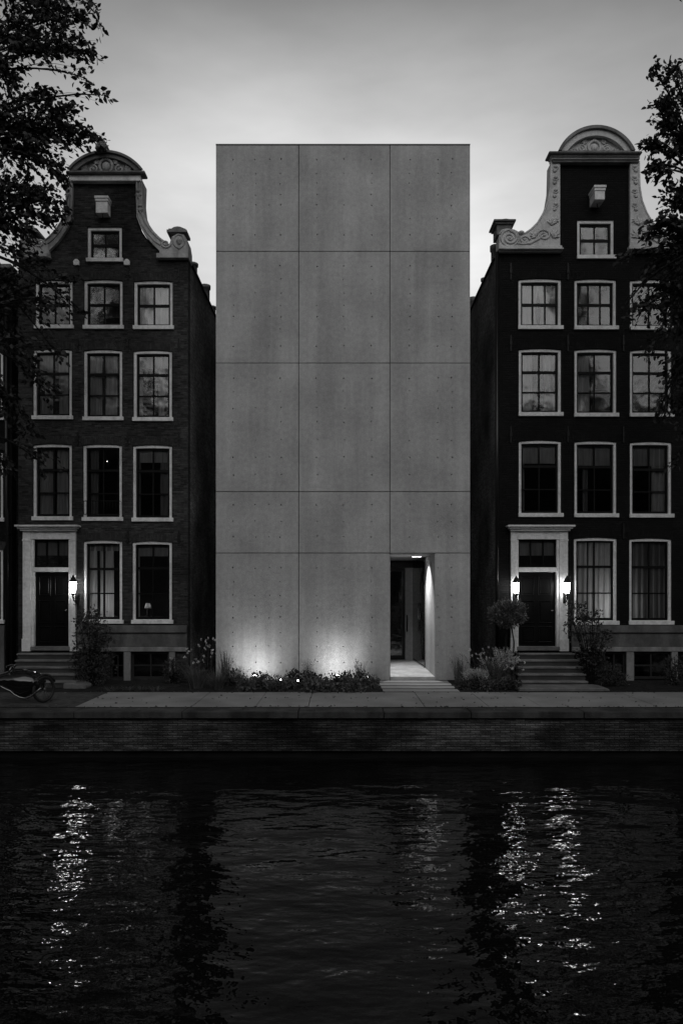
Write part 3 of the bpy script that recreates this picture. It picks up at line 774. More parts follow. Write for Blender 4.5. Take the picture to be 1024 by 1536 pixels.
EH = thing('canal_house', 'unseen dark brick house added next to the black painted house, beyond the right picture edge', 'house', (WX(1180), .2, 0))  # unseen house, added to keep open sky out of the water reflection
holes = []
for c, d in ((440,520),(540,635),(675,782),(810,935)):
    for a in (1090, 1180, 1270): holes.append(window(EH, a, a+62, c, d, 3, 2, (.33,.66), arch='brick_brown_arch'))
MB().prism([(WX(1040),-.1),(WX(1380),-.1),(WX(1380),WZ(390)),(WX(1040),WZ(390))], 0, .3, holes).build('wall', M['brick_brown'], EH)
MB().box(WX(1040), WX(1380), .301, 10, WZ(390)-.2, WZ(390)).build('roof', M['roof'], EH)
MB().box(WX(1040), WX(1380), 3.6, 3.7, -.1, WZ(390)-.21).build('back_wall', M['dark'], EH)
MB().box(WX(1040)+.01, WX(1380)+.03, -.12, .32, WZ(390)+.002, WZ(383)).build('cornice', M['stone_dark'], EH, bevel=.02)

# ================================================================ CONCRETE BUILDING
CB = thing('concrete_building', 'tall windowless block of bare concrete panels between two canal houses', 'building', (0, 4, 0))
cx_ = [324, 448, 584.5, 704.5]; cy_ = [218, 377, 544.5, 737.5, 829.5, 1020]
nx0, nx1, nz1 = WX(585.6), WX(652), WZ(830)
cols = [[(350,1),(383,.7),(404,.45),(421,1)], [(475,.9),(515.5,.8),(557,1)], [(614,.9),(656.5,.9),(677,1)]]
rows = [[(239,1),(260,.6),(275,.5),(292,.7),(308,.9),(327,.35),(352,1)], [(399,1),(419,.5),(440,.6),(458,.6),(475,.9),(494,.4),(519,1)],
        [(567,1),(587,.5),(612,.7),(633,.7),(660,.5),(686,1),(712,.8)], [(757,.9),(782,.6),(805,1)], [(852,1),(872,.4),(893,.8),(910,.7),(926,1),(948,.4),(969,.8),(993,1)]]
gp = .010
for i in range(3):
    for j in range(5):
        x0, x1, z1, z0 = WX(cx_[i])+(gp if i else 0), WX(cx_[i+1])-(gp if i < 2 else 0), WZ(cy_[j])-(gp if j else 0), WZ(cy_[j+1])+(gp if j < 4 else .0)
        if i == 2 and j == 4: x0 = nx1
        if i == 1 and j == 4: x1 = WX(584.5)-gp
        hs = []
        for px, s1_ in cols[i]:
            for py, s2_ in rows[j]:
                q_ = s1_*s2_
                if q_ < .3 or rng.random() > .35+.75*q_: continue
                x, z = WX(px)+rng.uniform(-.02,.02), WZ(py)+rng.uniform(-.015,.015); r = .010+.010*q_
                if not (x0+.06 < x < x1-.06 and z0+.06 < z < z1-.06): continue
                hs.append([(x+r*math.cos(2*math.pi*k/8), z+r*math.sin(2*math.pi*k/8)) for k in range(8)])
        dy = rng.uniform(-.002, .002)
        MB().prism([(x0,z0),(x1,z0),(x1,z1),(x0,z1)], dy, .12, hs).build('concrete_panel', M['concrete'], CB)
co = MB(); xa, xb, zt = WX(324)+.006, WX(704.5)-.006, WZ(218)-.01
co.box(xa, nx0, .135, 9, -.1, zt); co.box(nx1, xb, .135, 9, -.1, zt); co.box(nx0, nx1, .135, 9, nz1+.004, zt); co.box(nx0, nx1, 5.2, 9, -.1, nz1)
co.build('core_wall', M['concrete'], CB)
MB().box(WX(324)-.004, WX(704.5)+.004, -.012, .16, zt+.011, zt+.045).build('parapet_cap', M['steel'], CB)
rc = thing_part = MB().box(nx0, nx1, -.004, 5.19, -.05, .086).build('entrance_floor', M['concrete_in'], CB, bevel=.006)
dr = MB(); Yb = 5.0
bx = lambda px: WX(px, Yb)
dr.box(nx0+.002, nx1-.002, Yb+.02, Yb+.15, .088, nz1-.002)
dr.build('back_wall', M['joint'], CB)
zt2, zb2 = WZ(853, Yb), .09
d = MB().prism([(nx0+.02,zb2),(bx(606.5),zb2),(bx(606.5),zt2),(nx0+.02,zt2)], Yb-.12, Yb-.05, [[(nx0+.14,zb2+.14),(bx(606.5)-.1,zb2+.14),(bx(606.5)-.1,zt2-.1),(nx0+.14,zt2-.1)]]).build('glass_door', M['steel'], CB)
MB().box(nx0+.14, bx(606.5)-.1, Yb-.095, Yb-.08, zb2+.14, zt2-.1).build('pane', M['glass_dark'], d)
hx = bx(609.5)
MB().tube([(hx,Yb-.2,WZ(947,Yb)),(hx,Yb-.2,WZ(922,Yb))], .022, 8).tube([(hx,Yb-.2,WZ(942,Yb)),(hx,Yb-.05,WZ(942,Yb))], .012, 6).tube([(hx,Yb-.2,WZ(927,Yb)),(hx,Yb-.05,WZ(927,Yb))], .012, 6).build('door_handle', M['iron'], d)
MB().box(bx(607), bx(618.5), Yb-.14, Yb+.01, .088, zt2+.02).build('door_post', M['concrete_in'], CB)
MB().box(nx0+.003, bx(619), Yb-.14, Yb+.012, zt2+.022, nz1-.05).build('door_header', M['steel'], CB)
sg = MB()
sg.add([(WX(638,2.3)-.04,2.3,.1),(bx(618.7),4.8,.1),(bx(618.7),4.8,nz1-.03),(WX(638,2.3)-.04,2.3,nz1-.03),
        (WX(638,2.3)-.02,2.3,.1),(bx(618.7)+.02,4.8,.1),(bx(618.7)+.02,4.8,nz1-.03),(WX(638,2.3)-.02,2.3,nz1-.03)], [(0,1,2,3),(7,6,5,4),(0,4,5,1),(3,2,6,7),(0,3,7,4),(1,5,6,2)])
so = sg.build('side_glass', M['glass_dark'], CB)
MB().add([(WX(638,2.3)-.06,2.27,.087),(bx(618.7)-.03,4.82,.087),(bx(618.7)+.03,4.82,.087),(WX(638,2.3),2.27,.087),(WX(638,2.3)-.06,2.27,.13),(bx(618.7)-.03,4.82,.13),(bx(618.7)+.03,4.82,.13),(WX(638,2.3),2.27,.13)],
   [(0,1,2,3),(7,6,5,4),(0,4,5,1),(3,2,6,7),(0,3,7,4),(1,5,6,2)]).build('base_rail', M['chrome'], so)
xq = WX(629.5,3.4)-.05
MB().tube([(xq,3.4,WZ(930,3.4)),(xq,3.4,WZ(905,3.4))], .018, 8).tube([(xq,3.4,WZ(926,3.4)),(xq+.06,3.4,WZ(926,3.4))], .01, 6).tube([(xq,3.4,WZ(909,3.4)),(xq+.06,3.4,WZ(909,3.4))], .01, 6).build('pull_handle', M['chrome'], so)
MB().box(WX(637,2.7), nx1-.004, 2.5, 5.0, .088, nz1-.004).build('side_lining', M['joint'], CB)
for a, b in ((2.10,2.225), (2.25,2.36)):
    dl = MB().box(a-.012, b+.012, 1.70, 1.90, nz1-.012, nz1+.003).build('recessed_light', M['steel'], CB)
    MB().box(a, b, 1.712, 1.888, nz1-.018, nz1-.0125).build('lens', M['down'], dl)
def spotlight(name, loc, aim, energy, size, blend, parent, rad=.03):
    ld = bpy.data.lights.new(name, 'SPOT'); ld.energy = energy; ld.spot_size = R(size); ld.spot_blend = blend; ld.shadow_soft_size = rad
    o = link(bpy.data.objects.new(name, ld)); v = Vector(aim) - Vector(loc)
    o.rotation_euler = v.to_track_quat('-Z', 'Y').to_euler()
    o.parent = parent; o.location = Vector(loc) - origin(parent)
    return o
spotlight('downlight', (2.02, 1.45, nz1-.04), (2.75, 1.35, .6), 240, 105, .7, CB)
spotlight('downlight', (2.10, 1.80, nz1-.04), (1.95, 1.4, 0), 95, 95, .8, CB)
# stepping slabs to the entrance
for k in range(4):
    y1 = -.12-.58*k; y0 = y1-.40
    tag(MB().box(.98+.01*k, 2.86, y0, y1, -.05, -.002+.001*k).build('stepping_slab', M['slab'], bevel=.008),
        ['stone stepping slab nearest the concrete recess', 'second stone stepping slab out from the concrete recess', 'third stone stepping slab out from the concrete recess', 'stone stepping slab nearest the pavement'][k], 'paving slab', 'stepping slabs to the entrance')

# uplights, and added glow stubs for glints on white flowers
def uplight(px, Y, label, power, aimdx=0, spot=True):
    x = WX(px, Y)
    t = thing('spotlight_or_glint', label, 'spotlight', (x, Y, -.012), 'garden lights in the planting bed')
    MB().tube([(x,Y,-.05),(x,Y,.12)], .014, 6).build('stake', M['iron'], t)
    ax = Vector((0, .45, 1)).normalized() if spot else Vector((0, -.6, .8)).normalized()
    c = Vector((x, Y, .13))
    b = MB(); b.tube([c-ax*.06, c-ax*.03, c+ax*.07], [.03,.052,.055] if spot else [.02,.028,.03], 10); b.build('housing', M['steel'], t)
    MB().tube([c+ax*.0705, c+ax*.10], [.046,.04] if spot else [.018,.014], 10).build('lens', M['spot'], t)
    if spot: spotlight('uplight', c+ax*.115, (x+aimdx, 0, .6), power, 130, 1., t, .04)
    return t
uplight(382, -.85, 'lit ground spotlight under the left glow on the concrete wall', 56)
uplight(505, -.85, 'lit ground spotlight under the right glow on the concrete wall', 56)
uplight(421, -1.5, 'small dim glow added for lit white flowers left of the middle panel joint', 0, spot=False)  # this stub and the next are added glows for lit flowers
uplight(447, -1.7, 'small dim glow added for lit white flowers at the middle panel joint', 0, spot=False)
uplight(551, -.9, 'small glow added for lit white flowers, tilted to the pavement near the stepping slabs', 0, spot=False)  # added glow as well, in place of a bright flower glint

# ---------------------------------------------------------------- lamps in the rooms
def roomlamp(px, py, Y, label, kind, watts):
    x, z = WX(px, Y), WZ(py, Y)
    t = thing('table_lamp' if kind == 'table' else 'pendant_lamp', label, 'lamp', (x, Y, z))
    if kind == 'table':
        MB().lathe((x,Y,z), [(.09,-.32),(.09,-.3),(.03,-.27),(.04,-.18),(.02,-.1),(.02,-.02),(0,-.02)], 10).build('lamp_base', M['steel'], t)
        MB().lathe((x,Y,z), [(.10,-.08),(.06,.06)], 12).build('lamp_shade', M['blind'], t)
        MB().ball((x,Y,z-.03), .03, .03, .035, 8, 6).build('bulb', M['bulb'], t)
        MB().box(x-.4, x+.4, Y-.25, Y+.25, z-.36, z-.321).box(x-.36,x-.32,Y-.2,Y+.2,WZ(942)+.001,z-.361).box(x+.32,x+.36,Y-.2,Y+.2,WZ(942)+.001,z-.361).build('side_table', M['darkwood'], t)
    else:
        MB().tube([(x,Y,z+.03),(x,Y,z+.5)], .006, 5).build('cord', M['iron'], t); MB().ball((x,Y,z), .011, .011, .014, 8, 6).build('bulb', M['bulb'], t)
    if watts:
        ld = bpy.data.lights.new('room_light', 'POINT'); ld.energy = watts; ld.shadow_soft_size = .2
        o = link(bpy.data.objects.new('room_light', ld)); o.parent = t; o.location = (-.15 if kind == 'table' else 0, -.1, .14 if kind == 'table' else -.08)
roomlamp(222, 908, 1.1, 'lit table lamp seen through the ground floor window nearest the concrete block', 'table', 1.2)
roomlamp(168, 900, .9, 'lit pendant lamp behind the curtains beside the brown house door', 'pendant', 7)
roomlamp(161, 692, .6, 'tiny lit pendant bulb behind the window with the iron rail', 'pendant', 0)
roomlamp(915, 905, .9, 'lit pendant lamp behind the curtains beside the black house door', 'pendant', 14)

# ================================================================ VEGETATION
nr = np.random.default_rng(11)
def leaves(points, dirs, size, name, mat, parent, droop=.3, wr=.42, jit=.35):
    P_ = np.asarray(points, float); Dn = np.asarray(dirs, float); N = len(P_)
    Dn = Dn + nr.normal(0, .55, (N, 3)); Dn[:, 2] -= droop; Dn /= np.linalg.norm(Dn, axis=1)[:, None] + 1e-9
    u = np.cross(Dn, nr.normal(0, 1, (N, 3))); u /= np.linalg.norm(u, axis=1)[:, None] + 1e-9
    w = np.cross(Dn, u)
    L = (size*(1+nr.uniform(-jit, jit, N)))[:, None]; Wd = L*wr
    v = np.empty((N, 6, 3))
    v[:,0] = P_; v[:,3] = P_ + Dn*L - w*L*.10
    v[:,1] = P_ + Dn*L*.32 + u*Wd*.62 + w*L*.08; v[:,2] = P_ + Dn*L*.68 + u*Wd*.45 + w*L*.05
    v[:,5] = P_ + Dn*L*.32 - u*Wd*.62 + w*L*.08; v[:,4] = P_ + Dn*L*.68 - u*Wd*.45 + w*L*.05
    o0 = np.array(origin(parent)); v = v.reshape(-1, 3) - o0
    base = (np.arange(N)*6)[:, None]
    f = np.concatenate([base+np.array([[0,1,2,3]]), base+np.array([[0,3,4,5]])], 1).reshape(-1)
    me = bpy.data.meshes.new(name); me.vertices.add(N*6); me.vertices.foreach_set('co', v.ravel())
    me.loops.add(len(f)); me.loops.foreach_set('vertex_index', f.astype(np.int32)); me.polygons.add(N*2)
    me.polygons.foreach_set('loop_start', np.arange(0, N*8, 4, dtype=np.int32)); me.polygons.foreach_set('loop_total', np.full(N*2, 4, dtype=np.int32))
    me.update(calc_edges=True); me.materials.append(mat)
    o = link(bpy.data.objects.new(name, me)); o.parent = parent
    return o

def bez(a, b, c, n): return [a*(1-t)**2 + b*2*t*(1-t) + c*t*t for t in [i/n for i in range(n+1)]]

def tree(root, trunk, blobs, leafsize, mat, per_twig=16, twig_r=.006, attach=None):
    """trunk: list of (x,y,z,r); blobs: (x,y,z,rx,ry,rz,twigs)"""
    T = [Vector(t[:3]) for t in trunk]; tr = [t[3] for t in trunk]
    mb = MB(); mb.tube(T, tr, 10)
    lp, ldr = [], []
    for bl in blobs:
        c = Vector(bl[:3])
        i = min(range(2, len(T)), key=lambda i: abs(T[i].z - c.z - (1.3 if c.z < 9 else -.8)) + .3*(T[i]-c).length)
        a = T[i]; mid = a.lerp(c, .5) + Vector((rng.uniform(-.3,.3), rng.uniform(-.3,.3), .22*(c-a).length)) * min(1, (c-a).length)
        limb = bez(a, mid, c, 7); r0 = min(tr[i]*.5, .012+.012*(c-a).length)
        mb.tube(limb, [r0 + (twig_r*1.6-r0)*k/7 for k in range(8)], 6)
        for _ in range(max(2, int(bl[6]*(.68 if bl[2] > 10.2 else .5)))):
            s = limb[rng.randint(3, 7)] + Vector((rng.gauss(0,.08), rng.gauss(0,.08), rng.gauss(0,.08)))*bl[3]
            while True:
                d = Vector((rng.uniform(-1,1), rng.uniform(-1,1), rng.uniform(-1,1)))
                if d.length <= 1: break
            d *= (.55 + .45*rng.random())
            e = c + Vector((d.x*bl[3], d.y*bl[4], d.z*bl[5]))
            m_ = s.lerp(e, .5) + Vector((0, 0, .18*(e-s).length))
            tw = bez(s, m_, e, 4)
            mb.tube(tw, [twig_r*1.4, twig_r*1.1, twig_r*.9, twig_r*.6, twig_r*.35], 4, False)
            for k in range(per_twig):
                u = .18 + .82*(k+rng.random())/per_twig; j = min(3, int(u*4)); q_ = tw[j].lerp(tw[j+1], u*4-j)
                dd = (tw[j+1]-tw[j]).normalized()
                sp_ = leafsize*.4
                lp.append(q_ + Vector((rng.gauss(0,sp_), rng.gauss(0,sp_), rng.gauss(0,sp_)))); ldr.append(dd)
    mb.build('trunk', M['bark'], root, fix=False)
    leaves(lp, ldr, leafsize, 'crown', mat, root, wr=.5)

def blob(px, py, Y, rpx, n, ry=None, rz=None):
    k = (D0+Y)/F
    return (WX(px, Y), Y, WZ(py, Y), rpx*k, (ry or rpx)*k, (rz or rpx)*k, n)

LT = thing('elm_tree', 'dark leafy tree overhanging the brown house at the left edge', 'tree', (-8.6, -3.9, -.02))
lb = [blob(95,15,-4,75,70,60), blob(30,40,-3.6,70,70,60), blob(130,75,-4,35,22), blob(85,60,-4.2,60,50), blob(15,110,-3.8,60,50), blob(140,20,-4.2,30,16), blob(152,142,-4.1,14,7,14,10), blob(130,118,-4.1,22,8),
      blob(75,150,-3.6,40,26), blob(30,190,-3.6,60,75), blob(95,178,-3.7,45,42), blob(140,205,-3.6,32,24,30,20), blob(60,235,-3.4,60,75), blob(115,215,-3.6,32,24), blob(95,265,-3.5,24,20,20,26),
      blob(20,280,-3.6,55,70), blob(70,300,-3.3,45,50), blob(25,340,-3.4,48,55), blob(85,325,-3.3,26,22), blob(20,420,-3.2,48,60), blob(60,400,-3.0,42,30), blob(80,450,-3.0,46,34,40,50), blob(120,470,-3,32,9),
      blob(12,510,-3.0,42,55), blob(55,545,-2.9,46,26,40,50), blob(85,590,-2.9,36,16), blob(12,600,-3.0,36,40,30,50), blob(40,650,-2.8,34,20), blob(70,700,-2.8,30,10), blob(20,710,-2.8,26,16), blob(112,415,-3,30,8), blob(85,530,-2.9,30,10),
      blob(-290,60,-4.8,80,40), blob(-150,-80,-4.6,100,60), blob(0,-90,-4.2,100,60), blob(100,-60,-4,70,40)]
tree(LT, [(-8.6,-3.9,-.05,.34),(-8.65,-3.9,1.5,.28),(-8.55,-3.9,4,.25),(-8.5,-3.95,6,.23),(-8.55,-3.95,8,.18),(-8.6,-4,10,.13),(-8.5,-4,12,.09),(-8.4,-4,13.6,.06),(-8.2,-4,15.2,.03)], lb, .118, M['leaf'], per_twig=13)
RT = thing('elm_tree', 'dark leafy tree overhanging the black house at the right edge', 'tree', (8.5, -3.7, -.02))
rb = [blob(1005,108,-3.8,30,16,30,16), blob(1025,130,-3.8,40,30), blob(995,150,-3.8,26,12,20,14), blob(1000,185,-3.7,34,34), blob(1022,215,-3.7,46,50), blob(980,218,-3.7,22,12,20,16), blob(985,260,-3.7,26,18), blob(1015,290,-3.6,38,40),
      blob(990,330,-3.4,34,26,30,24), blob(1020,350,-3.4,40,55), blob(1000,380,-3.2,40,40), blob(970,400,-3.0,40,24), blob(1015,430,-3.1,46,50), blob(980,450,-2.9,46,40,40,50), blob(1020,500,-3,42,50), blob(955,480,-2.9,30,10),
      blob(1010,560,-2.9,36,34,30,46), blob(980,530,-2.9,32,14), blob(1022,610,-2.8,26,20), blob(1025,650,-2.8,20,12), blob(1000,610,-2.8,22,10), blob(962,350,-3.1,22,10), blob(940,385,-3,20,8), blob(978,104,-3.8,16,9,9,12), blob(966,216,-3.7,16,9,10,12), blob(972,250,-3.7,18,9), blob(984,160,-3.8,18,9), blob(930,470,-2.9,18,5), blob(985,630,-2.8,20,8), blob(1005,700,-2.8,18,6),
      blob(1160,-90,-4.4,90,50), blob(1330,20,-4.8,90,50), blob(1040,-40,-4,40,30), blob(1065,500,-3.2,30,14)]
tree(RT, [(8.5,-3.7,-.05,.32),(8.45,-3.7,1.5,.27),(8.5,-3.7,4,.24),(8.35,-3.7,6,.21),(8.2,-3.75,8,.17),(8.0,-3.8,10,.13),(8.0,-3.8,11.4,.08)], rb, .112, M['leaf'], per_twig=13)

def stems_plant(root, base, tips, rad=.012):
    mb = MB()
    for t in tips:
        b = Vector(base)+Vector((rng.uniform(-.05,.05), rng.uniform(-.05,.05), 0)); t = Vector(t)
        mb.tube(bez(b, b.lerp(t,.5)+Vector((0,0,.15*(t-b).length)), t, 5), [rad*(1-.14*k) for k in range(6)], 5)
    return mb.build('stem', M['bark'], root, fix=False)
def shrub(name, label, px, Y, blobs, leafsize, mat, cat='shrub', n_per=1, group=None, rad=.014):
    x = WX(px, Y); root = thing(name, label, cat, (x, Y, -.012), group)
    pts, drs = [], []; tips = []
    for (bx_, by_, r, n) in blobs:
        c = Vector((WX(bx_,Y), Y+rng.uniform(-.12,.12), WZ(by_,Y))); rr = r*(D0+Y)/F; tips.append(c)
        for _ in range(4):
            d = Vector((rng.gauss(0,1), rng.gauss(0,1), rng.gauss(0,1))).normalized()*rr*rng.uniform(.6,.95); tips.append(c+d)
        k = 0
        while k < n:
            d = Vector((rng.gauss(0,1), rng.gauss(0,1), rng.gauss(0,1))).normalized()
            cl = c + d*rr*(rng.random()**.45)*rng.uniform(.8,1.12)
            for _ in range(7):
                pts.append(cl+Vector((rng.gauss(0,1), rng.gauss(0,1), rng.gauss(0,1)))*leafsize*.8); drs.append(d+Vector((0,0,.4)))
            k += 7
    stems_plant(root, (x, Y, -.04), tips, rad)
    pts = [p for p in pts]
    for p in pts: p.z = max(p.z, .02)
    leaves(pts, drs, leafsize, 'foliage', mat, root, droop=.15, wr=.5)
    return root
def tuft(name, label, px, Y, h, n, spread, mat='grass', plume=0, cat='grass', group=None, lean=0):
    x = WX(px, Y); root = thing(name, label, cat, (x, Y, -.012), group)
    mb = MB(); heads = []
    for _ in range(n):
        a = rng.uniform(0, 2*math.pi); s = spread*rng.random()**.6; hh = h*rng.uniform(.55, 1.1)
        b = Vector((x+rng.gauss(0,.05), Y+rng.gauss(0,.05), -.03)); t = b + Vector((math.cos(a)*s+lean*hh, math.sin(a)*s*.7, hh))
        if t.y > -.03: t.y = -.03
        m_ = b.lerp(t,.45)+Vector((0,0,.25*hh)); c = bez(b, m_, t, 4)
        w = rng.uniform(.004,.008); sd_ = Vector((math.sin(a), -math.cos(a), 0))
        vs = []
        for k, p in enumerate(c): q_ = w*(1-k/4.6); vs += [p-sd_*q_, p+sd_*q_]
        mb.add(vs, [(2*k,2*k+1,2*k+3,2*k+2) for k in range(4)])
        heads.append((c[-1], (c[-1]-c[-2]).normalized()))
    mb.build('blades', M[mat], root, fix=False)
    if plume:
        pts, drs = [], []
        for p, d in heads[:plume]:
            for k in range(9): pts.append(p-d*.018*k+Vector((rng.gauss(0,.008),rng.gauss(0,.008),rng.gauss(0,.008)))); drs.append(d)
        leaves(pts, drs, .035, 'plumes', M['plume'], root, droop=0, wr=.35)
    return root
def flowers(name, label, px, Y, h, n, spread, petals=9, size=.028, cat='flower', group=None, leafn=120):
    x = WX(px, Y); root = thing(name, label, cat, (x, Y, -.012), group)
    st = MB(); pp, pd_, lp, ld_ = [], [], [], []
    for _ in range(n):
        b = Vector((x+rng.gauss(0,.06), Y+rng.gauss(0,.05), -.03)); t = b+Vector((rng.gauss(0,spread), rng.gauss(0,spread*.5), h*rng.uniform(.55,1.05)))
        if t.y > -.05: t.y = -.05
        c = bez(b, b.lerp(t,.5)+Vector((0,0,.1)), t, 4); st.tube(c, .004, 4, False)
        pp = [t+Vector((rng.gauss(0,.01),rng.gauss(0,.01),rng.gauss(0,.012))) for _ in range(petals)]
        leaves(pp, [Vector((rng.gauss(0,1),rng.gauss(0,1)-.5,rng.gauss(0,1))) for _ in pp], size, 'blossom', M['petal'], root, droop=0, wr=.8)
        for _ in range(leafn//n):
            u = rng.random()*.9; j = min(3,int(u*4)); lp.append(c[j].lerp(c[j+1],u*4-j)); ld_.append(Vector((rng.gauss(0,1),rng.gauss(0,1),.5)))
    st.build('stalks', M['shrub'], root, fix=False)
    leaves(lp, ld_, .06, 'foliage', M['shrub'], root, droop=.1, wr=.4)
    return root

# left house front
shrub('tall_shrub', 'tall dark leafy shrub growing between left steps and basement windows', 138, -1.2,
      [(128,928,20,420),(148,938,20,300),(130,955,24,500),(150,968,20,360),(128,985,26,560),(148,995,24,560),(135,1012,24,420)], .06, M['shrub'])
shrub('bush', 'small leafy bush against the right pier of the brown house plinth', 262, -.7, [(258,1000,12,260),(264,1012,14,320),(252,1015,9,120)], .05, M['shrub'])
flowers('flowering_plant', 'tall white flowering plant at the left alley mouth nearest the brown house', 285, -.9, 1.0, 13, .17, size=.035)
flowers('flowering_plant', 'tall white flowering plant at the left alley mouth nearest the concrete wall', 313, -.6, 1.15, 16, .13, size=.035)
tuft('ornamental_grass', 'arching ornamental grass clump below the white flowers left of the concrete wall', 296, -1.6, .62, 260, .5, group='ornamental grasses', lean=-.2)
tuft('ornamental_grass', 'fine upright grass tuft at the left corner of the concrete wall', 338, -.5, .85, 160, .3, plume=24, group='ornamental grasses')
tuft('ornamental_grass', 'low arching grass clump before the left end of the concrete wall', 326, -1.8, .5, 260, .48, group='ornamental grasses')
for k, px in enumerate((168, 190, 214, 236)):
    tuft('grass_tuft', 'short dark grass tuft in the strip before the brown house basement', px+rng.uniform(-4,4), -2.1, .13, 90, .3, 'grass', group='short grass tufts by the brown house')
# bed under the concrete wall
for k in range(17):
    px = 345 + k*13.2 + rng.uniform(-4,4); Y = -1.0-.62*(k%3)+rng.uniform(-.1,.1)
    r = rng.uniform(6.5,11.5); py = CY+(EYE-.13)*F/(D0+Y)
    if min(abs(px-382), abs(px-505), abs(px-421), abs(px-447)) < 9: px += 13
    shrub('bed_plant', 'low dark leafy plant in the bed under the concrete wall', px, Y, [(px,py-1,r,170),(px+rng.uniform(-10,10),py+2,r*.8,110)], rng.choice((.05,.07,.09)), M['shrub2' if k % 3 else 'shrub'], 'plant', group='low leafy plants in the bed under the concrete wall', rad=.006)
tuft('ornamental_grass', 'feathery grass beside the left ground spotlight', 357, -1.0, .5, 110, .25, plume=16, group='ornamental grasses')
tuft('ornamental_grass', 'wispy grass in the middle of the bed between the two spotlights', 462, -.7, .6, 70, .22, plume=18, group='ornamental grasses')
tuft('ornamental_grass', 'wispy grass standing right of the right ground spotlight', 540, -.7, .62, 90, .25, plume=20, group='ornamental grasses')
flowers('flowering_plant', 'low white flowering plant between the two ground spotlights', 425, -1.3, .3, 6, .12, size=.03, leafn=60)
flowers('flowering_plant', 'low white flowering plant at the stepping slab end of the bed', 548, -1.5, .36, 6, .1, size=.03, leafn=60)
# right bed
tuft('ornamental_grass', 'feathery grass at the right foot of the concrete wall', 688, -.6, .75, 170, .3, plume=14, group='ornamental grasses')
tuft('ornamental_grass', 'pale plumed grass mound before the right corner of the concrete wall', 714, -1.5, .45, 300, .32, plume=240, group='ornamental grasses')
tuft('ornamental_grass', 'tall pale plumed grass nearest the black house steps', 757, -1.0, .9, 300, .28, plume=240, group='ornamental grasses')
tuft('ornamental_grass', 'broad grass clump in the middle of the right bed', 738, -1.3, .7, 380, .5, plume=30, group='ornamental grasses')
flowers('flowering_plant', 'bright white flowering plant beside the black house steps', 771, -1.1, .72, 16, .1, size=.04)
flowers('flowering_plant', 'tall sparse white flowering plant at the right alley mouth', 716, -.4, 1.05, 14, .2, size=.03)
for k in range(7):
    px = 692+k*13+rng.uniform(-3,3); Y = -1.9+rng.uniform(-.15,.15); py = CY+(EYE-.12)*F/(D0+Y)
    shrub('bed_plant', 'low leafy plant at the pavement edge of the bed by the black house', px, Y, [(px,py,11,150),(px+6,py+1,8,90)], .055, M['shrub2' if k % 2 else 'shrub'], 'plant', group='low leafy plants by the black house steps', rad=.006)
# topiary standard
x = WX(762,-1.0)
TP = thing('topiary_tree', 'round clipped standard tree on a thin stem left of the black house door', 'tree', (x, -1.0, -.012))
MB().tube([(WX(757,-1),-1.0,-.05),(WX(757.5,-1),-1.0,.8),(WX(759,-1),-1,1.4),(x,-1.0,1.75)], [.035,.028,.025,.02], 8).tube([(WX(771,-1),-.95,-.05),(WX(770,-1),-.95,.6),(WX(771,-1),-.95,1.1),(WX(766,-1),-.98,1.6)], [.03,.025,.02,.015], 7).build('trunk', M['bark'], TP)
pts, drs = [], []
for _ in range(620):
    d = Vector((rng.gauss(0,1), rng.gauss(0,1), rng.gauss(0,1))).normalized(); rr = rng.random()**.4*rng.uniform(.82,1.1)
    c = Vector((x, -1.0, WZ(921,-1))) + Vector((d.x*.46, d.y*.42, d.z*.38 if d.z > 0 else d.z*.34))*rr
    for _ in range(8): pts.append(c+Vector((rng.gauss(0,.04),rng.gauss(0,.04),rng.gauss(0,.04)))); drs.append(d+Vector((0,0,.3)))
leaves(pts, drs, .055, 'crown', M['shrub2'], TP, droop=.1, wr=.5)
shrub('tall_shrub', 'leggy open shrub with bare stems right of the black house steps', 886, -1.2, [(868,920,20,330),(884,930,18,240),(862,940,14,160),(888,955,26,420),(902,965,16,180),(880,985,22,240),(898,1000,22,320)], .06, M['shrub'], rad=.02)
shrub('bush', 'low dark bush between the black house steps and the basement windows', 915, -1.3, [(905,1010,18,320),(922,1016,16,280),(935,1020,10,120)], .05, M['shrub'])
shrub('bush', 'dark bush before the basement window at the right edge', 1012, -1.0, [(1008,1000,16,320),(1018,1012,18,340),(1002,1016,12,160)], .05, M['shrub'])

# fallen leaves along the gutter and the pavement
fl_ = thing('fallen_leaves', 'scattered dry leaves lying on the pavement and in the gutter', 'leaves', (0, -4.5, 0)); fl_['kind'] = 'stuff'
pts, drs = [], []
for k in range(420):
    y = rng.choice((-4.66, -4.66, -2.5, -3.4)) + rng.gauss(0, .06 if k % 3 else .5); y = max(-5.2, min(-2.45, y))
    pts.append(Vector((rng.uniform(-8.5, 8.5), y, .012))); a = rng.uniform(0, 6.28); drs.append(Vector((math.cos(a), math.sin(a), 0))*9)
leaves(pts, drs, .05, 'leaves', M['shrub2'], fl_, droop=0, wr=.5)

